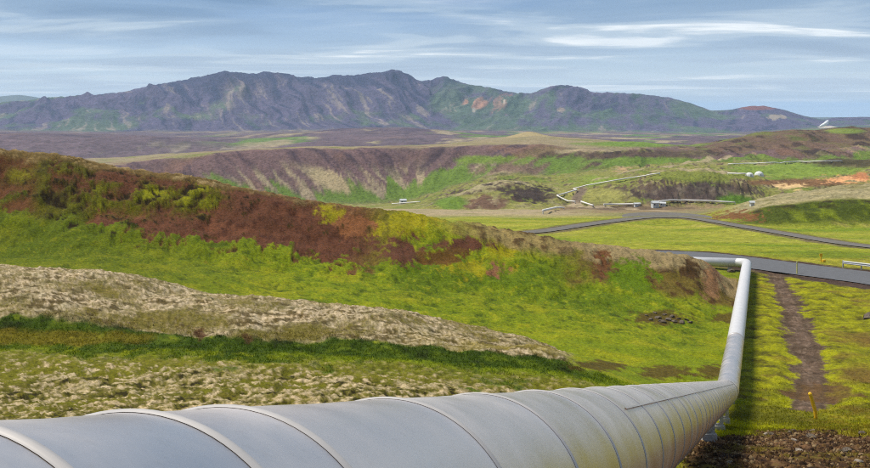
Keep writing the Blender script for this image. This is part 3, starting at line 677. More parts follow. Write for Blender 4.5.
class MB:
    """collects boxes, tubes and loose faces for one mesh"""
    def __init__(s): s.v = []; s.f = []
    def add(s, v, f):
        n = len(s.v); s.v += [tuple(map(float, p)) for p in v]; s.f += [tuple(i + n for i in q) for q in f]; return s
    def box(s, c, size, rz=0.0):
        cx, cy, cz = c; a, b, h = size[0] / 2, size[1] / 2, size[2] / 2; co, si = math.cos(rz), math.sin(rz)
        v = [(cx + x * co - y * si, cy + x * si + y * co, cz + z) for z in (-h, h) for x, y in ((-a, -b), (a, -b), (a, b), (-a, b))]
        return s.add(v, [(3, 2, 1, 0), (4, 5, 6, 7), (0, 1, 5, 4), (1, 2, 6, 5), (2, 3, 7, 6), (3, 0, 4, 7)])
    def tube(s, pts, rad, n=12, caps=True):
        P = [Vector(p) for p in pts]; rr = rad if hasattr(rad, '__len__') else [rad] * len(P); v = []; f = []
        up = None
        for i, p in enumerate(P):
            d = ((P[i] - P[i - 1]).normalized() if i else Vector()) + ((P[i + 1] - P[i]).normalized() if i < len(P) - 1 else Vector())
            d.normalize()
            if up is None: up = Vector((0, 0, 1)) if abs(d.z) < 0.9 else Vector((1, 0, 0))
            a = d.cross(up).normalized(); b = a.cross(d).normalized()
            st = 1.0
            if 0 < i < len(P) - 1:
                cosv = max(0.35, d.dot((P[i + 1] - P[i]).normalized()))
                st = 1 / cosv
            q = (P[min(i + 1, len(P) - 1)] - P[max(i - 1, 0)]).normalized()
            for j in range(n):
                t = 2 * math.pi * j / n
                v.append(p + rr[i] * (math.cos(t) * a + math.sin(t) * b))
        for i in range(len(P) - 1):
            for j in range(n):
                k = (j + 1) % n
                f.append((i * n + j, i * n + k, (i + 1) * n + k, (i + 1) * n + j))
        if caps:
            f.append(tuple(range(n))[::-1]); f.append(tuple((len(P) - 1) * n + j for j in range(n)))
        return s.add(v, f)
    def build(s, name, mat, parent=None, smooth=False, **kw):
        me = bpy.data.meshes.new(name); me.from_pydata(s.v, [], s.f)
        if smooth: me.polygons.foreach_set('use_smooth', np.ones(len(me.polygons), bool))
        me.materials.append(mat); me.update()
        return link(bpy.data.objects.new(name, me), parent, **kw)
def empty(name, loc, **kw):
    o = bpy.data.objects.new(name, None); o.empty_display_size = 0.2; o.location = loc
    return link(o, **kw)

# ------------------------------------------------------------------ the land, cut into its pieces
Z += RELIEF + near * sst(10, 14, YY) * 0.05 * nA + band(YY, 55, 95, 5) * 0.10 * nB * (D_ROAD > 5)
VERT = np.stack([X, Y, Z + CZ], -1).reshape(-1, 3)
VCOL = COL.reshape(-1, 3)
sf = (S[:-1, :-1] + S[1:, 1:]) / 2; pf = (PX[:-1, :-1] + PX[1:, 1:]) / 2
ci, ri = np.meshgrid(np.arange(NC - 1), np.arange(NR - 1), indexing='ij')
v0 = ci * NR + ri
FACE = np.stack([v0, v0 + NR, v0 + NR + 1, v0 + 1], -1)
REG = np.zeros(sf.shape, int)                                    # ground
nCf = (nC[:-1, :-1] + nC[1:, 1:]) / 2; nBf = (nB[:-1, :-1] + nB[1:, 1:]) / 2
REG[(sf + 0.18 * nBf > i_['ditch'] + 0.45) & (sf + 0.18 * nBf < i_['mound_crest'] + 0.35) & (pf + 20 * nBf < 572)] = 1
REG[(sf > i_['hill_toe'] - 0.1) & (sf < i_['hill_back']) & (pf < 733)] = 2
REG[(sf >= i_['hill_back']) & (sf < i_['knoll_foot'])] = 3
REG[(sf >= i_['bank_foot'] + 0.1) & (sf < i_['flat'] + 0.3) & (pf > 722)] = 4
REG[(sf >= i_['knoll_foot']) & (sf < i_['ridge_foot'] - 0.1) & (pf < 575)] = 5
REG[(sf >= i_['knoll_foot']) & (sf < i_['ridge_foot'] - 0.1) & (pf >= 575)] = 6
REG[(sf >= i_['ridge_foot'] - 0.1) & (sf < i_['back'] + 0.5)] = 7
REG[(sf >= i_['back'] + 0.5) & (sf < i_['mountain_foot'])] = 8
REG[(sf >= i_['mountain_foot']) & (sf < i_['lowland'])] = 9
REG[sf >= i_['lowland']] = 10
trf = (tr[:-1, :-1] + tr[1:, 1:]) / 2
REG[(trf > 0.5) & (REG == 0)] = 11
NAMES = ['ground', 'lichen_mound', 'red_hill', 'valley_floor', 'heath_hill', 'rocky_knoll', 'grassy_knoll', 'crater_ridge', 'plain', 'mountain_range', 'distant_hills', 'gravel_track']
MATS = [M_NEAR, M_NEAR, M_NEAR, M_MID, M_MID, M_RIDGE, M_RIDGE, M_RIDGE, M_FAR, M_FAR, M_FAR, M_NEAR]
for k_, nm in enumerate(NAMES):
    f = FACE[REG == k_]
    uv, inv = np.unique(f.ravel(), return_inverse=True)
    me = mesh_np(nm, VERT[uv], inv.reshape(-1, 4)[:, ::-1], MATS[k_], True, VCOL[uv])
    link(bpy.data.objects.new(nm, me), kind='structure')

# ------------------------------------------------------------------ roads
M_ASPH = flat_mat('asphalt', (0.095, 0.096, 0.105), 0.9, 0, 3.0, 0.14, 0.004)
M_ASPH2 = flat_mat('worn_asphalt', (0.13, 0.12, 0.11), 0.95, 0, 1.2, 0.16, 0.01, 0.08)
M_MARK = flat_mat('road_paint', (0.55, 0.55, 0.53), 0.7, 0, 6.0, 0.2)
def strip(name, path, half, mat, dz, kind='structure', parent=None, wob=0.0):
    P = np.array(path); d = np.gradient(P[:, :2], axis=0); d /= np.linalg.norm(d, axis=1)[:, None]
    n = np.stack([-d[:, 1], d[:, 0]], 1); cols = np.linspace(-1, 1, 5); v = []
    w = half if hasattr(half, '__len__') else np.full(len(P), half)
    jit = wob * fbm(np.arange(len(P)) / 2.0, np.zeros(len(P)), 3)
    for i in range(len(P)):
        for c in cols:
            q = P[i, :2] + n[i] * c * (w[i] + jit[i])
            v.append((q[0], q[1], P[i, 2] + CZ + dz + 0.03 * (1 - abs(c))))
    f = [(i * 5 + j, i * 5 + j + 1, i * 5 + j + 6, i * 5 + j + 5) for i in range(len(P) - 1) for j in range(4)]
    me = mesh_np(name, v, f, mat)
    return link(bpy.data.objects.new(name, me), parent, kind=kind)
strip('road', ROAD, 3.4, M_ASPH, 0.07, wob=0.25)
strip('lower_road', ROAD2, 1.45, M_ASPH2, 0.10, wob=0.3)
pull = smooth_path([wp(628, 187, -21.9), wp(645, 194, -22.3), wp(668, 195, -22.4), wp(690, 189, -22.0), wp(706, 183, -21.7)], 8)
wid = 1.0 + 5.2 * np.sin(np.linspace(0.05, np.pi - 0.05, len(pull)))
pl = strip('tarmac_lay_by', pull, wid, M_ASPH2, 0.0)

# ------------------------------------------------------------------ the big pipeline
def metal(name, base, rough, warm=1.0):
    m, t, b, out = new_mat(name)
    L = t.links.new
    geo = N(t, 'ShaderNodeNewGeometry')
    n1 = N(t, 'ShaderNodeTexNoise', i_Scale=1.6, i_Detail=6.0, i_Roughness=0.62)
    n2 = N(t, 'ShaderNodeTexNoise', i_Scale=22.0, i_Detail=5.0, i_Roughness=0.7)
    n3 = N(t, 'ShaderNodeTexNoise', i_Scale=1.1, i_Detail=2.0, i_Roughness=0.4)
    for n in (n1, n2, n3): L(geo.outputs['Position'], n.inputs['Vector'])
    c = ramp(t, [(0.3, tuple(v * 0.95 for v in base)), (0.55, base), (0.75, tuple(min(1, v * 1.08) for v in base))], n1.outputs[0])
    sp = ramp(t, [(0.55, (1, 1, 1)), (0.75, (0.93, 0.92, 0.90))], n2.outputs[0])
    L(mixc(t, 1.0, c.outputs[0], sp.outputs[0], 'MULTIPLY'), b.inputs['Base Color'])
    rr = ramp(t, [(0.3, (rough - 0.07,) * 3), (0.7, (rough + 0.10,) * 3)], n1.outputs[0])
    L(rr.outputs[0], b.inputs['Roughness'])
    b.inputs['Metallic'].default_value = 1.0
    bp = N(t, 'ShaderNodeBump', i_Strength=0.04, i_Distance=0.02)
    L(n3.outputs[0], bp.inputs['Height'])
    bp2 = N(t, 'ShaderNodeBump', i_Strength=0.08, i_Distance=0.004)
    L(n2.outputs[0], bp2.inputs['Height']); L(bp.outputs[0], bp2.inputs['Normal'])
    L(bp2.outputs[0], b.inputs['Normal'])
    return m
M_PIPE = metal('weathered_aluminium', (0.84, 0.73, 0.66), 0.36)
M_BAND = flat_mat('aluminium_band', (0.44, 0.41, 0.395), 0.45, 0.3, 6.0, 0.08)
M_PIPE_LIT = flat_mat('lit_pipe_cladding', (0.62, 0.60, 0.60), 0.45, 0.35, 2.0, 0.06)  # lighter copy of the cladding: brightness after the change of slope put into colour
M_CONC = flat_mat('concrete', (0.42, 0.40, 0.38), 0.9, 0, 9.0, 0.25, 0.01)
M_DARKSTEEL = flat_mat('dark_steel', (0.12, 0.12, 0.12), 0.6, 0.6, 6.0, 0.2)
EL = np.array([(727 - CX) / F, 1, (HY - 392) / F]) * 37.0
DIR = np.array([(755 - CX) / F, 1, (HY - 379) / F]); DIR /= np.linalg.norm(DIR)
P0 = EL - DIR * (EL @ DIR)                        # foot of the perpendicular from the eye
TE = float(EL @ DIR)
PR = 0.45
n_ = -P0 / np.linalg.norm(P0); b_ = np.cross(DIR, n_)
pipe = empty('pipeline', (float(P0[0]), float(P0[1]), float(P0[2]) + CZ - 1.2), label='huge silver steam pipeline running downhill across the foreground to the road', cat='pipeline')
ORG = np.array(pipe.location)
def ploc(t, rad, a):
    q = P0 + DIR * t + rad * (math.cos(a) * n_ + math.sin(a) * b_)
    return q + np.array([0, 0, CZ]) - ORG
def lathe(prof, name, mat, parent, seg=96, a0=0, a1=2 * math.pi):
    """rings (t, radius) round the near run of the pipe"""
    closed = abs(a1 - a0 - 2 * math.pi) < 1e-6
    m = seg if closed else seg + 1
    v = [ploc(t, rd, a0 + (a1 - a0) * j / seg) for t, rd in prof for j in range(m)]
    f = []
    for i in range(len(prof) - 1):
        for j in range(seg):
            k = (j + 1) % m
            f.append((i * m + j, i * m + k, (i + 1) * m + k, (i + 1) * m + j))
    return MB().add(v, f).build(name, mat, parent, smooth=True)
rings = [-2.9, -1.8, -0.8, 0.2, 1.1, 1.54, 1.87, 2.85, 3.9, 5.0]
while rings[-1] + 1.1 < TE - 0.6: rings.append(rings[-1] + 1.1)
ends = rings + [TE - 0.15]
for i, (a, b) in enumerate(zip(ends[:-1], ends[1:])):
    sag = 0.002 + 0.001 * math.sin(i * 2.3)
    sh = lathe([(a, PR + 0.002), (a + 0.03, PR), (a + (b - a) * 0.3, PR - sag * 0.36), (a + (b - a) * 0.5, PR - sag), (a + (b - a) * 0.8, PR - sag * 0.32), (b - 0.03, PR), (b, PR + 0.002)], 'cladding_sheet', M_PIPE, pipe, 96 if a < 12 else 48)
    bw = 0.010
    prof = [(a + bw * x, PR + 0.002 + 0.0060 * y) for x, y in ((-1.6, 0), (-1.1, 0.32), (-0.5, 0.95), (0, 1.0), (0.5, 0.95), (1.1, 0.32), (1.6, 0))]
    bd = lathe(prof, 'joint_band', M_BAND, pipe, 96 if a < 12 else 48)
# lengthwise seam on the shoulder
def seam(t0, t1, ang):
    v = []; f = []
    n = int((t1 - t0) / 0.5) + 2
    for i, t in enumerate(np.linspace(t0, t1, n)):
        for da, h in ((-0.02, 0.0), (-0.014, 0.005), (0.014, 0.005), (0.02, 0.0)):
            v.append(ploc(t, PR + 0.004 + h, ang + da))
        if i:
            for j in range(3): f.append(((i - 1) * 4 + j, (i - 1) * 4 + j + 1, i * 4 + j + 1, i * 4 + j))
    MB().add(v, f).build('lengthwise_seam', M_BAND, pipe)
SEAM_A = -0.38
seam(6.3, TE - 0.6, SEAM_A)
# bends and the further runs
def px3(px, py, Yd): return np.array([(px - CX) / F * Yd, Yd, (HY - py) / F * Yd])
B0 = EL; B1 = px3(735.5, 341, 50.0); B2 = px3(747, 263, 91.0); B3 = px3(640, 259.5, 99.0); B4 = px3(560, 259, 106)
def loc(p): return p + np.array([0, 0, CZ]) - ORG
def bend(p, a, b, rad_cut, n=8):
    """points of a rounded mitre at p between directions from a and to b"""
    da = (p - a) / np.linalg.norm(p - a); db = (b - p) / np.linalg.norm(b - p)
    q0 = p - da * rad_cut; q1 = p + db * rad_cut
    return [(1 - t) ** 2 * q0 + 2 * t * (1 - t) * p + t * t * q1 for t in np.linspace(0, 1, n)]
PREV = P0
MB().tube([loc(q) for q in bend(B0, P0, B1, 0.75, 6)], PR + 0.01, 40, False).build('elbow', M_PIPE, pipe, smooth=True)
d01 = (B1 - B0) / np.linalg.norm(B1 - B0)
MB().tube([loc(B0 + d01 * 0.74), loc(B1)], PR, 40, False).build('pipe_run', M_PIPE, pipe, smooth=True)
MB().tube([loc(B1 - d01 * 0.12), loc(B1 + d01 * 0.12)], PR + 0.012, 40).build('joint_band', M_BAND, pipe, smooth=True)
d12 = (B2 - B1) / np.linalg.norm(B2 - B1)
MB().tube([loc(B1), loc(B2 - d12 * 1.0)], PR + 0.004, 32, False).build('pipe_run', M_PIPE_LIT, pipe, smooth=True)
MB().tube([loc(q) for q in bend(B2, B1, B3, 1.0, 8)], PR + 0.01, 32, False).build('elbow', M_PIPE_LIT, pipe, smooth=True)
d23 = (B3 - B2) / np.linalg.norm(B3 - B2)
MB().tube([loc(B2 + d23 * 1.0), loc(B3), loc(B4)], PR + 0.004, 32, True).build('pipe_run', M_PIPE_LIT, pipe, smooth=True)
# feet under the pipe
def support(p, w=0.36):
    gz = float(grid_z(p[0], p[1])); top = p[2] - PR + 0.02; q = loc(np.array([p[0], p[1], 0.0])); h = top - gz
    if h < 0.12: return
    o = MB().box((q[0], q[1], loc(np.array([0, 0, gz + 0.05]))[2]), (w, 0.32, 0.32)).build('footing', M_CONC, pipe)
    for sx in (-1, 1):
        MB().box((q[0] + sx * 0.11, q[1], loc(np.array([0, 0, gz + 0.24 + max(h - 0.24, 0.05) / 2]))[2]), (0.08, 0.14, max(h - 0.24, 0.05) + 0.06)).build('saddle_leg', M_CONC, o)
for t in (24.0, 30.5, 36.5): support(P0 + DIR * t)
for a in (0.25, 0.8): support(B0 + (B1 - B0) * a)
for a in np.arange(0.1, 1, 0.2): support(B1 + (B2 - B1) * a)
for a in (0.15, 0.5, 0.85): support(B2 + (B3 - B2) * a)

# ------------------------------------------------------------------ smaller things
M_YEL = flat_mat('yellow_paint', (0.72, 0.42, 0.02), 0.55, 0, 14, 0.15)
M_YEL2 = flat_mat('faded_yellow', (0.60, 0.55, 0.10), 0.6, 0, 14, 0.15)
M_WHITE = flat_mat('white_paint', (0.58, 0.58, 0.56), 0.6, 0, 3, 0.06)
M_GREYROOF = flat_mat('grey_roof', (0.45, 0.46, 0.47), 0.6, 0.2, 3, 0.1)
M_GALV = flat_mat('galvanised_steel', (0.52, 0.52, 0.53), 0.45, 0.6, 5, 0.12)
M_FARPIPE = flat_mat('far_pipe_cladding', (0.66, 0.63, 0.60), 0.6, 0.0, 0.5, 0.06)
M_GLASS = flat_mat('dark_window', (0.03, 0.035, 0.04), 0.15, 0, 1, 0.1, 0, 0.5)
def on_land(px, py, ymin=14):
    p = hit(px, py, ymin); return np.array([p[0], p[1], p[2] + CZ])
# leaning yellow post
g = on_land(816.5, 419)
po = empty('marker_post', tuple(g), label='leaning yellow marker post at the foot of the gravel track', cat='marker post')
k0 = g[1] / F
MB().tube([(0, 0, -0.25), (-1.2 * k0, 0, 8 * k0), (-6.0 * k0, 0.05, 25 * k0)], 0.075, 10).build('post', M_YEL, po, smooth=False)
MB().tube([(-6.0 * k0, 0.05, 25 * k0 - 0.01), (-6.3 * k0, 0.05, 26 * k0)], [0.08, 0.05], 10).build('cap', M_YEL, po)
# pale roadside post
g = on_land(797, 274.5); k0 = g[1] / F
po = empty('roadside_post', tuple(g), label='thin pale yellow post on the near edge of the road', cat='road post')
MB().tube([(0, 0, -0.2), (0, 0, 13 * k0)], 0.05, 8).build('post', M_YEL2, po)
MB().box((0, 0, 12 * k0), (0.14, 0.05, 0.18)).build('reflector', M_WHITE, po)
# yellow hydrant-like marker beyond the road
g = np.array([*(wp(821, 100, 0)[:2]), 0.0]); g[2] = float(grid_z(g[0], g[1])) + CZ; k0 = g[1] / F
po = empty('yellow_sign', tuple(g), label='small yellow sign on a post on the far verge of the road', cat='sign')
MB().tube([(0, 0, -0.2), (0, 0, 0.9)], 0.07, 8).build('post', M_YEL, po)
MB().box((-0.02, -0.06, 0.78), (0.34, 0.05, 0.32), 0.1).build('sign_board', M_YEL, po)
MB().box((0.35, 0.1, 0.10), (0.3, 0.25, 0.25), 0.4).build('base_block', M_YEL, po)
# guard rail
def rail():
    pts = [ROAD[i] for i in range(len(ROAD))]
    P = np.array(pts); d = np.gradient(P[:, :2], axis=0); d /= np.linalg.norm(d, axis=1)[:, None]
    off = np.stack([P[:, 0] - d[:, 1] * 4.3, P[:, 1] + d[:, 0] * 4.3, P[:, 2]], 1)
    if off[40, 1] < P[40, 1]:
        off = np.stack([P[:, 0] + d[:, 1] * 4.3, P[:, 1] - d[:, 0] * 4.3, P[:, 2]], 1)
    pxs = CX + F * off[:, 0] / off[:, 1]
    off = off[(pxs > 838) & (pxs < 985)]
    o = empty('guard_rail', (float(off[0, 0]), float(off[0, 1]), float(off[0, 2]) + CZ), label='pale metal guard rail on the far side of the road', cat='guard rail')
    q = off - off[0]
    v = []; f = []
    sec = [(0.0, 0.38), (0.05, 0.44), (0.0, 0.52), (0.05, 0.60), (0.0, 0.68), (-0.02, 0.68), (0.02, 0.60), (-0.02, 0.52), (0.02, 0.44), (-0.02, 0.38)]
    for i in range(len(q)):
        for a, b in sec: v.append((q[i, 0] - 0.03, q[i, 1] - a * 1.6, q[i, 2] + b * 1.1))
    n = len(sec)
    for i in range(len(q) - 1):
        for j in range(n):
            f.append((i * n + j, i * n + (j + 1) % n, (i + 1) * n + (j + 1) % n, (i + 1) * n + j))
    MB().add(v, f).build('rail', M_WHITE, o)
    for i in range(0, len(q), 3):
        MB().box((q[i, 0], q[i, 1] + 0.08, q[i, 2] + 0.35), (0.1, 0.12, 0.8)).build('post', M_GALV, o)
rail()

# far pipelines: pale tubes on short legs
def far_pipe(pix, label, rad=0.55, ymin=110, lift=0.9, cat='pipeline', legs=True):
    pts = []
    for (a, b) in zip(pix[:-1], pix[1:]):
        n = max(2, int(math.hypot(b[0] - a[0], b[1] - a[1]) / 5))
        for t in np.linspace(0, 1, n, endpoint=False):
            pts.append(on_land(a[0] + (b[0] - a[0]) * t, a[1] + (b[1] - a[1]) * t, ymin))
    pts.append(on_land(pix[-1][0], pix[-1][1], ymin))
    P = np.array(pts)
    # keep the run from jumping over folds of the land
    for i in range(1, len(P)):
        lim = 28.0
        dy = P[i, 1] - P[i - 1, 1]
        if abs(dy) > lim:
            u = P[i, 0] / P[i, 1]; yn = P[i - 1, 1] + math.copysign(lim, dy)
            P[i] = (u * yn, yn, float(grid_z(u * yn, yn)) + CZ)
    o = empty('far_pipeline', tuple(P[0]), label=label, cat=cat, group='pale pipelines across the valley')
    q = P - P[0]; q[:, 2] += lift
    MB().tube([tuple(a) for a in q], rad, 10).build('pipe_run', M_FARPIPE, o, smooth=True)
    if legs:
        for a in q[::4]:
            MB().box((a[0], a[1], a[2] - lift / 2 - 0.3), (0.25, 0.25, lift + 0.5)).build('support', M_FARPIPE, o)
FP = [([(660, 175), (640, 178), (615, 182), (600, 184.5), (587, 187), (573, 190.32), (577, 191.5), (557, 197.5), (562, 200.32), (568, 203), (575, 203.5)], 'pale zigzag pipeline climbing the green slope left of the grassy knoll', 0.32),
      ([(581, 203.5), (593, 207.5)], 'short pale pipe length at the foot of the zigzag pipeline', 0.32),
      ([(543, 214), (556, 208.5), (564, 208.5)], 'pale bent pipe at the right end of the pale gravel flat', 0.32),
      ([(604, 206.5), (640, 206)], 'pale pipe running to the white pump station below the cliff', 0.32),
      ([(655, 204), (670, 202.2), (700, 202.6), (735, 204.5)], 'long pale pipeline along the foot of the dark cliff', 0.32),
      ([(728, 165.2), (760, 164.2), (800, 162.6), (842, 162)], 'distant pale pipeline along the top edge of the far pasture', 0.36),
      ([(728, 175), (748, 175.5)], 'short pale pipe leading to the two white domes', 0.36),
      ([(392, 205), (404, 204), (420, 203)], 'pale pipe on the valley floor behind the red hill', 0.36)]
for pix, lab, rd in FP: far_pipe(pix, lab, rd)
# huts
def hut(px, py, w, d, h, rz, label, ymin=150, name='pump_hut'):
    g = on_land(px, py, ymin)
    o = empty(name, tuple(g), label=label, cat='hut'); o.rotation_euler = (0, 0, rz)
    MB().box((0, 0, h / 2 - 0.4), (w, d, h + 0.8)).build('wall', M_WHITE, o)
    a, b, e = w / 2 + 0.2, d / 2 + 0.2, h + 0.002
    MB().add([(-a, -b, e), (a, -b, e), (a, b, e), (-a, b, e), (-a, 0, e + h * 0.45), (a, 0, e + h * 0.45)],
             [(0, 1, 5, 4), (2, 3, 4, 5), (0, 4, 3), (1, 2, 5), (3, 2, 1, 0)]).build('roof', M_GREYROOF, o)
    MB().box((w * 0.15, -d / 2 - 0.03, h * 0.42), (w * 0.22, 0.06, h * 0.8)).build('door', M_GREYROOF, o)
    if w > 2: MB().box((-w * 0.25, -d / 2 - 0.03, h * 0.62), (w * 0.2, 0.06, h * 0.28)).build('window', M_GLASS, o)
    return o
def dome(px, py, rad, label, ymin=150):
    g = on_land(px, py, ymin)
    o = empty('well_dome', tuple(g), label=label, cat='dome')
    v = [(0, 0, rad)]; f = []; n = 14; m = 5
    for i in range(1, m + 1):
        t = i / m * math.pi / 2
        for j in range(n):
            a = 2 * math.pi * j / n; v.append((rad * math.sin(t) * math.cos(a), rad * math.sin(t) * math.sin(a), rad * math.cos(t)))
    for j in range(n): v.append((rad * math.cos(2 * math.pi * j / n), rad * math.sin(2 * math.pi * j / n), -1.0))
    for j in range(n): f.append((0, 1 + j, 1 + (j + 1) % n))
    for i in range(m):
        for j in range(n):
            f.append((1 + i * n + j, 1 + (i + 1) * n + j, 1 + (i + 1) * n + (j + 1) % n, 1 + i * n + (j + 1) % n))
    MB().add(v, f).build('shell', M_WHITE, o)
    MB().box((0, -rad * 0.93, 0.5), (0.7, 0.4, 1.5)).build('door', M_GREYROOF, o)
    return o
dome(749.5, 176.5, 2.1, 'left one of two small white domes on the far pasture')
dome(759, 175.8, 2.6, 'larger right one of two small white domes on the far pasture')
hut(655, 207, 2.6, 2.4, 1.8, 0.2, 'white pump hut at the left of the station below the dark cliff')
hut(663, 206, 2.2, 2.0, 1.2, -0.3, 'low white pump hut at the right of the station below the dark cliff')
hut(637, 206, 2.4, 1.8, 1.0, 0.1, 'small white hut at the end of the pale pipe left of the pump station')
hut(403, 203.5, 4.5, 3.5, 2.4, 0.3, 'lone white hut in the valley behind the red hill crest', 300)
hut(752, 206, 0.8, 0.8, 0.8, 0.0, 'tiny white box hut beside the long pipeline near the heath hill', 150)

# rocks
def rock_mesh(seed, sub=2):
    import bmesh
    bm = bmesh.new(); bmesh.ops.create_icosphere(bm, subdivisions=sub, radius=1.0)
    r_ = np.random.default_rng(seed)
    co = np.array([v.co for v in bm.verts])
    for k in range(7):
        n = r_.normal(size=3); n /= np.linalg.norm(n); h = r_.uniform(0.45, 0.85)
        dd = co @ n; over = np.maximum(dd - h, 0); co -= over[:, None] * n * 0.9
    co += r_.normal(0, 0.075, co.shape)
    for v, c in zip(bm.verts, co): v.co = c
    me = bpy.data.meshes.new('lava_stone'); bm.to_mesh(me); bm.free()
    return me
M_LAVA = flat_mat('lava_rock', (0.10, 0.078, 0.058), 0.9, 0, 7.0, 0.45, 0.02)
M_STONE = flat_mat('grey_stone', (0.24, 0.20, 0.16), 0.9, 0, 9.0, 0.35, 0.02)
ROCKS = [rock_mesh(i) for i in range(5)]
for m_ in ROCKS[:3]: m_.materials.append(M_LAVA)
for m_ in ROCKS[3:]: m_.materials.append(M_STONE)
def stone(px, py, size, label, group=None, name='lava_rock', k=0, flat=0.7, cat='rock', ymin=14):
    g = on_land(px, py, ymin)
    o = bpy.data.objects.new(name, ROCKS[k % 5])
    o.location = (g[0], g[1], g[2] + size * flat * 0.08); o.scale = (size * rng.uniform(0.9, 1.4), size, size * flat)
    o.rotation_euler = (rng.uniform(-.3, .3), rng.uniform(-.3, .3), rng.uniform(0, 6.28))
    return link(o, label=label, cat=cat, group=group)
ORD = ['first', 'second', 'third', 'fourth', 'fifth', 'sixth', 'seventh', 'eighth', 'ninth', 'tenth', 'eleventh', 'twelfth', 'thirteenth', 'fourteenth']
heap = [(647, 316, .17), (651, 320, .2), (655, 313, .16), (658, 318, .26), (662, 322, .22), (665, 315, .2), (668, 320, .28), (672, 317, .2), (675, 322, .25), (679, 319, .18), (682, 323, .26), (686, 320, .17), (690, 322.5, .2)]
for i, (a, b, s) in enumerate(sorted(heap)):
    stone(a, b, s, ORD[i] + ' dark lava rock from the left in the heap on the green meadow', 'rock heap on the meadow', k=i % 3)
stone(731, 272, 0.42, 'dark boulder below the far bend of the pipeline', k=1)
stone(868, 318, 0.5, 'dark hole at the right edge of the yellow moss, built as a boulder', k=2)  # rock mesh stands in for a dark hole
big = []
while len(big) < 14:
    px_, py_ = rng.uniform(695, 868), rng.uniform(425, 466)
    if py_ < np.interp(px_, [690, 760, 800, 870], [452, 436, 424, 432]): continue
    big.append((px_, py_))
for i, (a, b) in enumerate(sorted(big)):
    stone(a, b, rng.uniform(0.07, 0.115), ORD[i] + ' from the left of the larger stones in the brown rubble', 'stones in the foreground rubble', 'lava_stone', k=int(rng.integers(0, 5)), cat='stone')

# ------------------------------------------------------------------ uncountable small stuff
def scatter_pts(n, px0, px1, Y0, Y1, seed):
    r_ = np.random.default_rng(seed)
    u = (r_.uniform(px0, px1, n) - CX) / F; yy = np.sqrt(r_.uniform(Y0 ** 2, Y1 ** 2, n))
    return u * yy, yy, r_
def lookup(A, x, y):
    t = np.arctan2(x, y); c = np.clip(np.round(np.interp(t, th, np.arange(NC))).astype(int), 0, NC - 1)
    r = np.clip(np.round(np.interp(np.log(y), np.log(YR), np.arange(NR))).astype(int), 0, NR - 1)
    return A[c, r]
def grass(name, x, y, r_, hmin, hmax, tint, blades=5, lean=0.5):
    z = grid_z(x, y) + CZ; n = len(x)
    ang = r_.uniform(0, 2 * np.pi, (n, blades)); h = r_.uniform(hmin, hmax, (n, blades)); w = h * r_.uniform(0.10, 0.22, (n, blades))
    bx = x[:, None] + r_.normal(0, hmax * 0.45, (n, blades)); by = y[:, None] + r_.normal(0, hmax * 0.45, (n, blades))
    lx, ly = np.cos(ang) * h * lean * r_.uniform(0.2, 1, (n, blades)), np.sin(ang) * h * lean * r_.uniform(0.2, 1, (n, blades))
    a2 = r_.uniform(0, np.pi, (n, blades)); ox, oy = np.cos(a2) * w, np.sin(a2) * w
    zb = np.broadcast_to(z[:, None], (n, blades)) - 0.02
    v = np.stack([np.stack([bx - ox, by - oy, zb], -1), np.stack([bx + ox, by + oy, zb], -1), np.stack([bx + lx, by + ly, zb + h], -1)], 2).reshape(-1, 3)
    f = np.arange(len(v)).reshape(-1, 3)
    c = 1.9 * np.repeat(tint, blades * 3, axis=0) * np.repeat(r_.uniform(0.75, 1.3, n * blades), 3)[:, None]
    me = mesh_np(name, v, f, M_GRASS, False, np.clip(c, 0, 1).astype(np.float32))
    return me
def grass_mat():
    m, t, b, out = new_mat('grass_blades')
    at = N(t, 'ShaderNodeAttribute', attribute_name='ground_cover')
    L = t.links.new
    L(at.outputs['Color'], b.inputs['Base Color'])
    b.inputs['Roughness'].default_value = 0.8; b.inputs['Specular IOR Level'].default_value = 0.15
    tr_ = N(t, 'ShaderNodeBsdfTranslucent'); L(at.outputs['Color'], tr_.inputs[0])
    mx_ = N(t, 'ShaderNodeMixShader'); mx_.inputs[0].default_value = 0.35
    L(b.outputs[0], mx_.inputs[1]); L(tr_.outputs[0], mx_.inputs[2]); L(mx_.outputs[0], out.inputs[0])
    return m
M_GRASS = grass_mat()
x, y, r_ = scatter_pts(22000, 675, 900, 15, 46, 21)
keep = (r_.uniform(0, 1, len(x)) < np.interp(y, [15, 30, 46], [1, 1, 0.1])) & (lookup(tr, x, y) < 0.3) & (lookup(rub, x, y) < 0.55 + 0.62 * r_.uniform(-1, 1, len(x))) & (lookup(dirt, x, y) < 0.5)
x, y = x[keep], y[keep]
me = grass('grass', x, y, r_, 0.04, 0.12, lookup(COL, x, y), 4, 0.9)
link(bpy.data.objects.new('grass', me), kind='stuff', label='short mossy grass on the slope right of the pipeline', cat='grass')
x, y, r_ = scatter_pts(22000, -20, 640, 31, 37.5, 22)
keep = (np.abs(y - 34.4 + 2.5 * lookup(nC, x, y) + 2.5 * lookup(nB, x, y)) < 1.8)
x, y = x[keep], y[keep]
me = grass('ditch_grass', x, y, r_, 0.04, 0.11, lookup(COL, x, y), 3, 0.9)
link(bpy.data.objects.new('ditch_grass', me), kind='stuff', label='dark green grass along the ditch below the lichen mound', cat='grass')
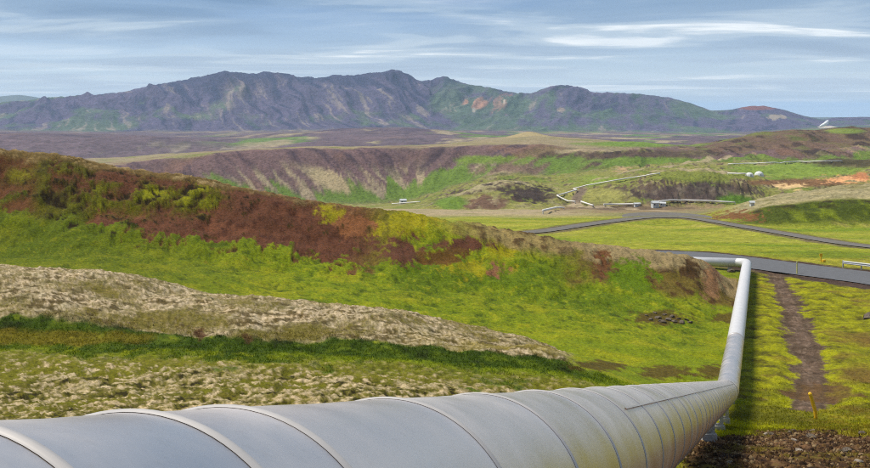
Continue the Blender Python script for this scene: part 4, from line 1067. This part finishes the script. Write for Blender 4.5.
# small rubble
x, y, r_ = scatter_pts(6500, 680, 890, 14, 31, 23)
keep = lookup(rub, x, y) > 0.4
x, y = x[keep], y[keep]; z = grid_z(x, y) + CZ
tet = np.array([[1, 0, -.3], [-.5, .87, -.3], [-.5, -.87, -.3], [0.1, 0.05, 0.75], [.55, .5, .35], [-.6, .1, .4], [.3, -.6, .4]])
fc = np.array([[0, 1, 4], [1, 2, 5], [2, 0, 6], [3, 4, 5], [3, 5, 6], [3, 6, 4], [0, 4, 6], [1, 5, 4], [2, 6, 5]])
sz = 0.018 + 0.06 * r_.uniform(0, 1, len(x)) ** 2.5; a = r_.uniform(0, 6.28, len(x))
tv = tet[None] * (1 + r_.normal(0, 0.2, (len(x), 7, 3)))
vx = (tv[..., 0] * np.cos(a)[:, None] - tv[..., 1] * np.sin(a)[:, None]) * sz[:, None] + x[:, None]
vy = (tv[..., 0] * np.sin(a)[:, None] + tv[..., 1] * np.cos(a)[:, None]) * sz[:, None] + y[:, None]
vz = tv[..., 2] * sz[:, None] + z[:, None]
pal = np.stack([C(70, 52, 38), C(96, 76, 56), C(142, 124, 100), C(50, 38, 30), C(106, 84, 56)])
cc = np.repeat(pal[r_.integers(0, 5, len(x))], 7, axis=0)
M_RUB = land_mat('rubble', 12.0, 2.0, 0.01, 0.35)
me = mesh_np('rubble', np.stack([vx, vy, vz], -1).reshape(-1, 3), (fc[None] + 7 * np.arange(len(x))[:, None, None]).reshape(-1, 3), M_RUB, False, cc)
link(bpy.data.objects.new('rubble', me), kind='stuff', label='small brown lava rubble at the lower right', cat='rubble')

# ------------------------------------------------------------------ steam and air
def steam(px, py, Yd, rads, label):
    g = px3(px, py, Yd)
    import bmesh
    bm = bmesh.new()
    for (dx, dz, rd) in rads:
        bmesh.ops.create_icosphere(bm, subdivisions=2, radius=rd, matrix=__import__('mathutils').Matrix.Translation((dx, rng.uniform(-3, 3), dz)))
    me = bpy.data.meshes.new('steam_plume'); bm.to_mesh(me); bm.free()
    m = bpy.data.materials.new('steam'); m.use_nodes = True; t = m.node_tree; t.nodes.clear()
    out = N(t, 'ShaderNodeOutputMaterial'); b = N(t, 'ShaderNodeBsdfPrincipled')
    b.inputs['Base Color'].default_value = (0.9, 0.9, 0.9, 1); b.inputs['Roughness'].default_value = 1
    b.inputs['Specular IOR Level'].default_value = 0
    tr = N(t, 'ShaderNodeBsdfTransparent'); mx = N(t, 'ShaderNodeMixShader'); n = N(t, 'ShaderNodeTexNoise', i_Scale=0.15, i_Detail=4.0)
    geo = N(t, 'ShaderNodeNewGeometry'); t.links.new(geo.outputs['Position'], n.inputs['Vector'])
    r = ramp(t, [(0.3, (0.35,) * 3), (0.6, (0.9,) * 3)], n.outputs[0])
    t.links.new(r.outputs[0], mx.inputs[0]); t.links.new(tr.outputs[0], mx.inputs[1]); t.links.new(b.outputs[0], mx.inputs[2]); t.links.new(mx.outputs[0], out.inputs[0])
    me.materials.append(m)
    for p in me.polygons: p.use_smooth = True
    o = bpy.data.objects.new('steam_plume', me); o.location = (g[0], g[1], g[2] + CZ)
    link(o, label=label, cat='steam')
steam(823, 125, 3450, [(-8, -4, 5), (-3, -1, 6), (4, 1, 7), (10, 5, 8), (15, 10, 7), (19, 15, 4)], 'white steam plume rising at the foot of the far hills on the right')

hb_ = MB()
zlo, zhi = float(Z.min()) + CZ - 2, float(max(Z.max(), 30)) + CZ + 10
RB = 23000
hb_.box((0, 0, (zlo + zhi) / 2), (2 * RB, 2 * RB, zhi - zlo))
hm = bpy.data.materials.new('air'); hm.use_nodes = True; t = hm.node_tree; t.nodes.clear()
out = N(t, 'ShaderNodeOutputMaterial'); pv = N(t, 'ShaderNodeVolumePrincipled')
pv.inputs['Color'].default_value = (0.48, 0.70, 1.0, 1)
pv.inputs['Density'].default_value = 0.000065
t.links.new(pv.outputs[0], out.inputs['Volume'])
hb_.build('haze', hm, None, kind='stuff', label='thin blue haze over the whole valley', cat='haze')
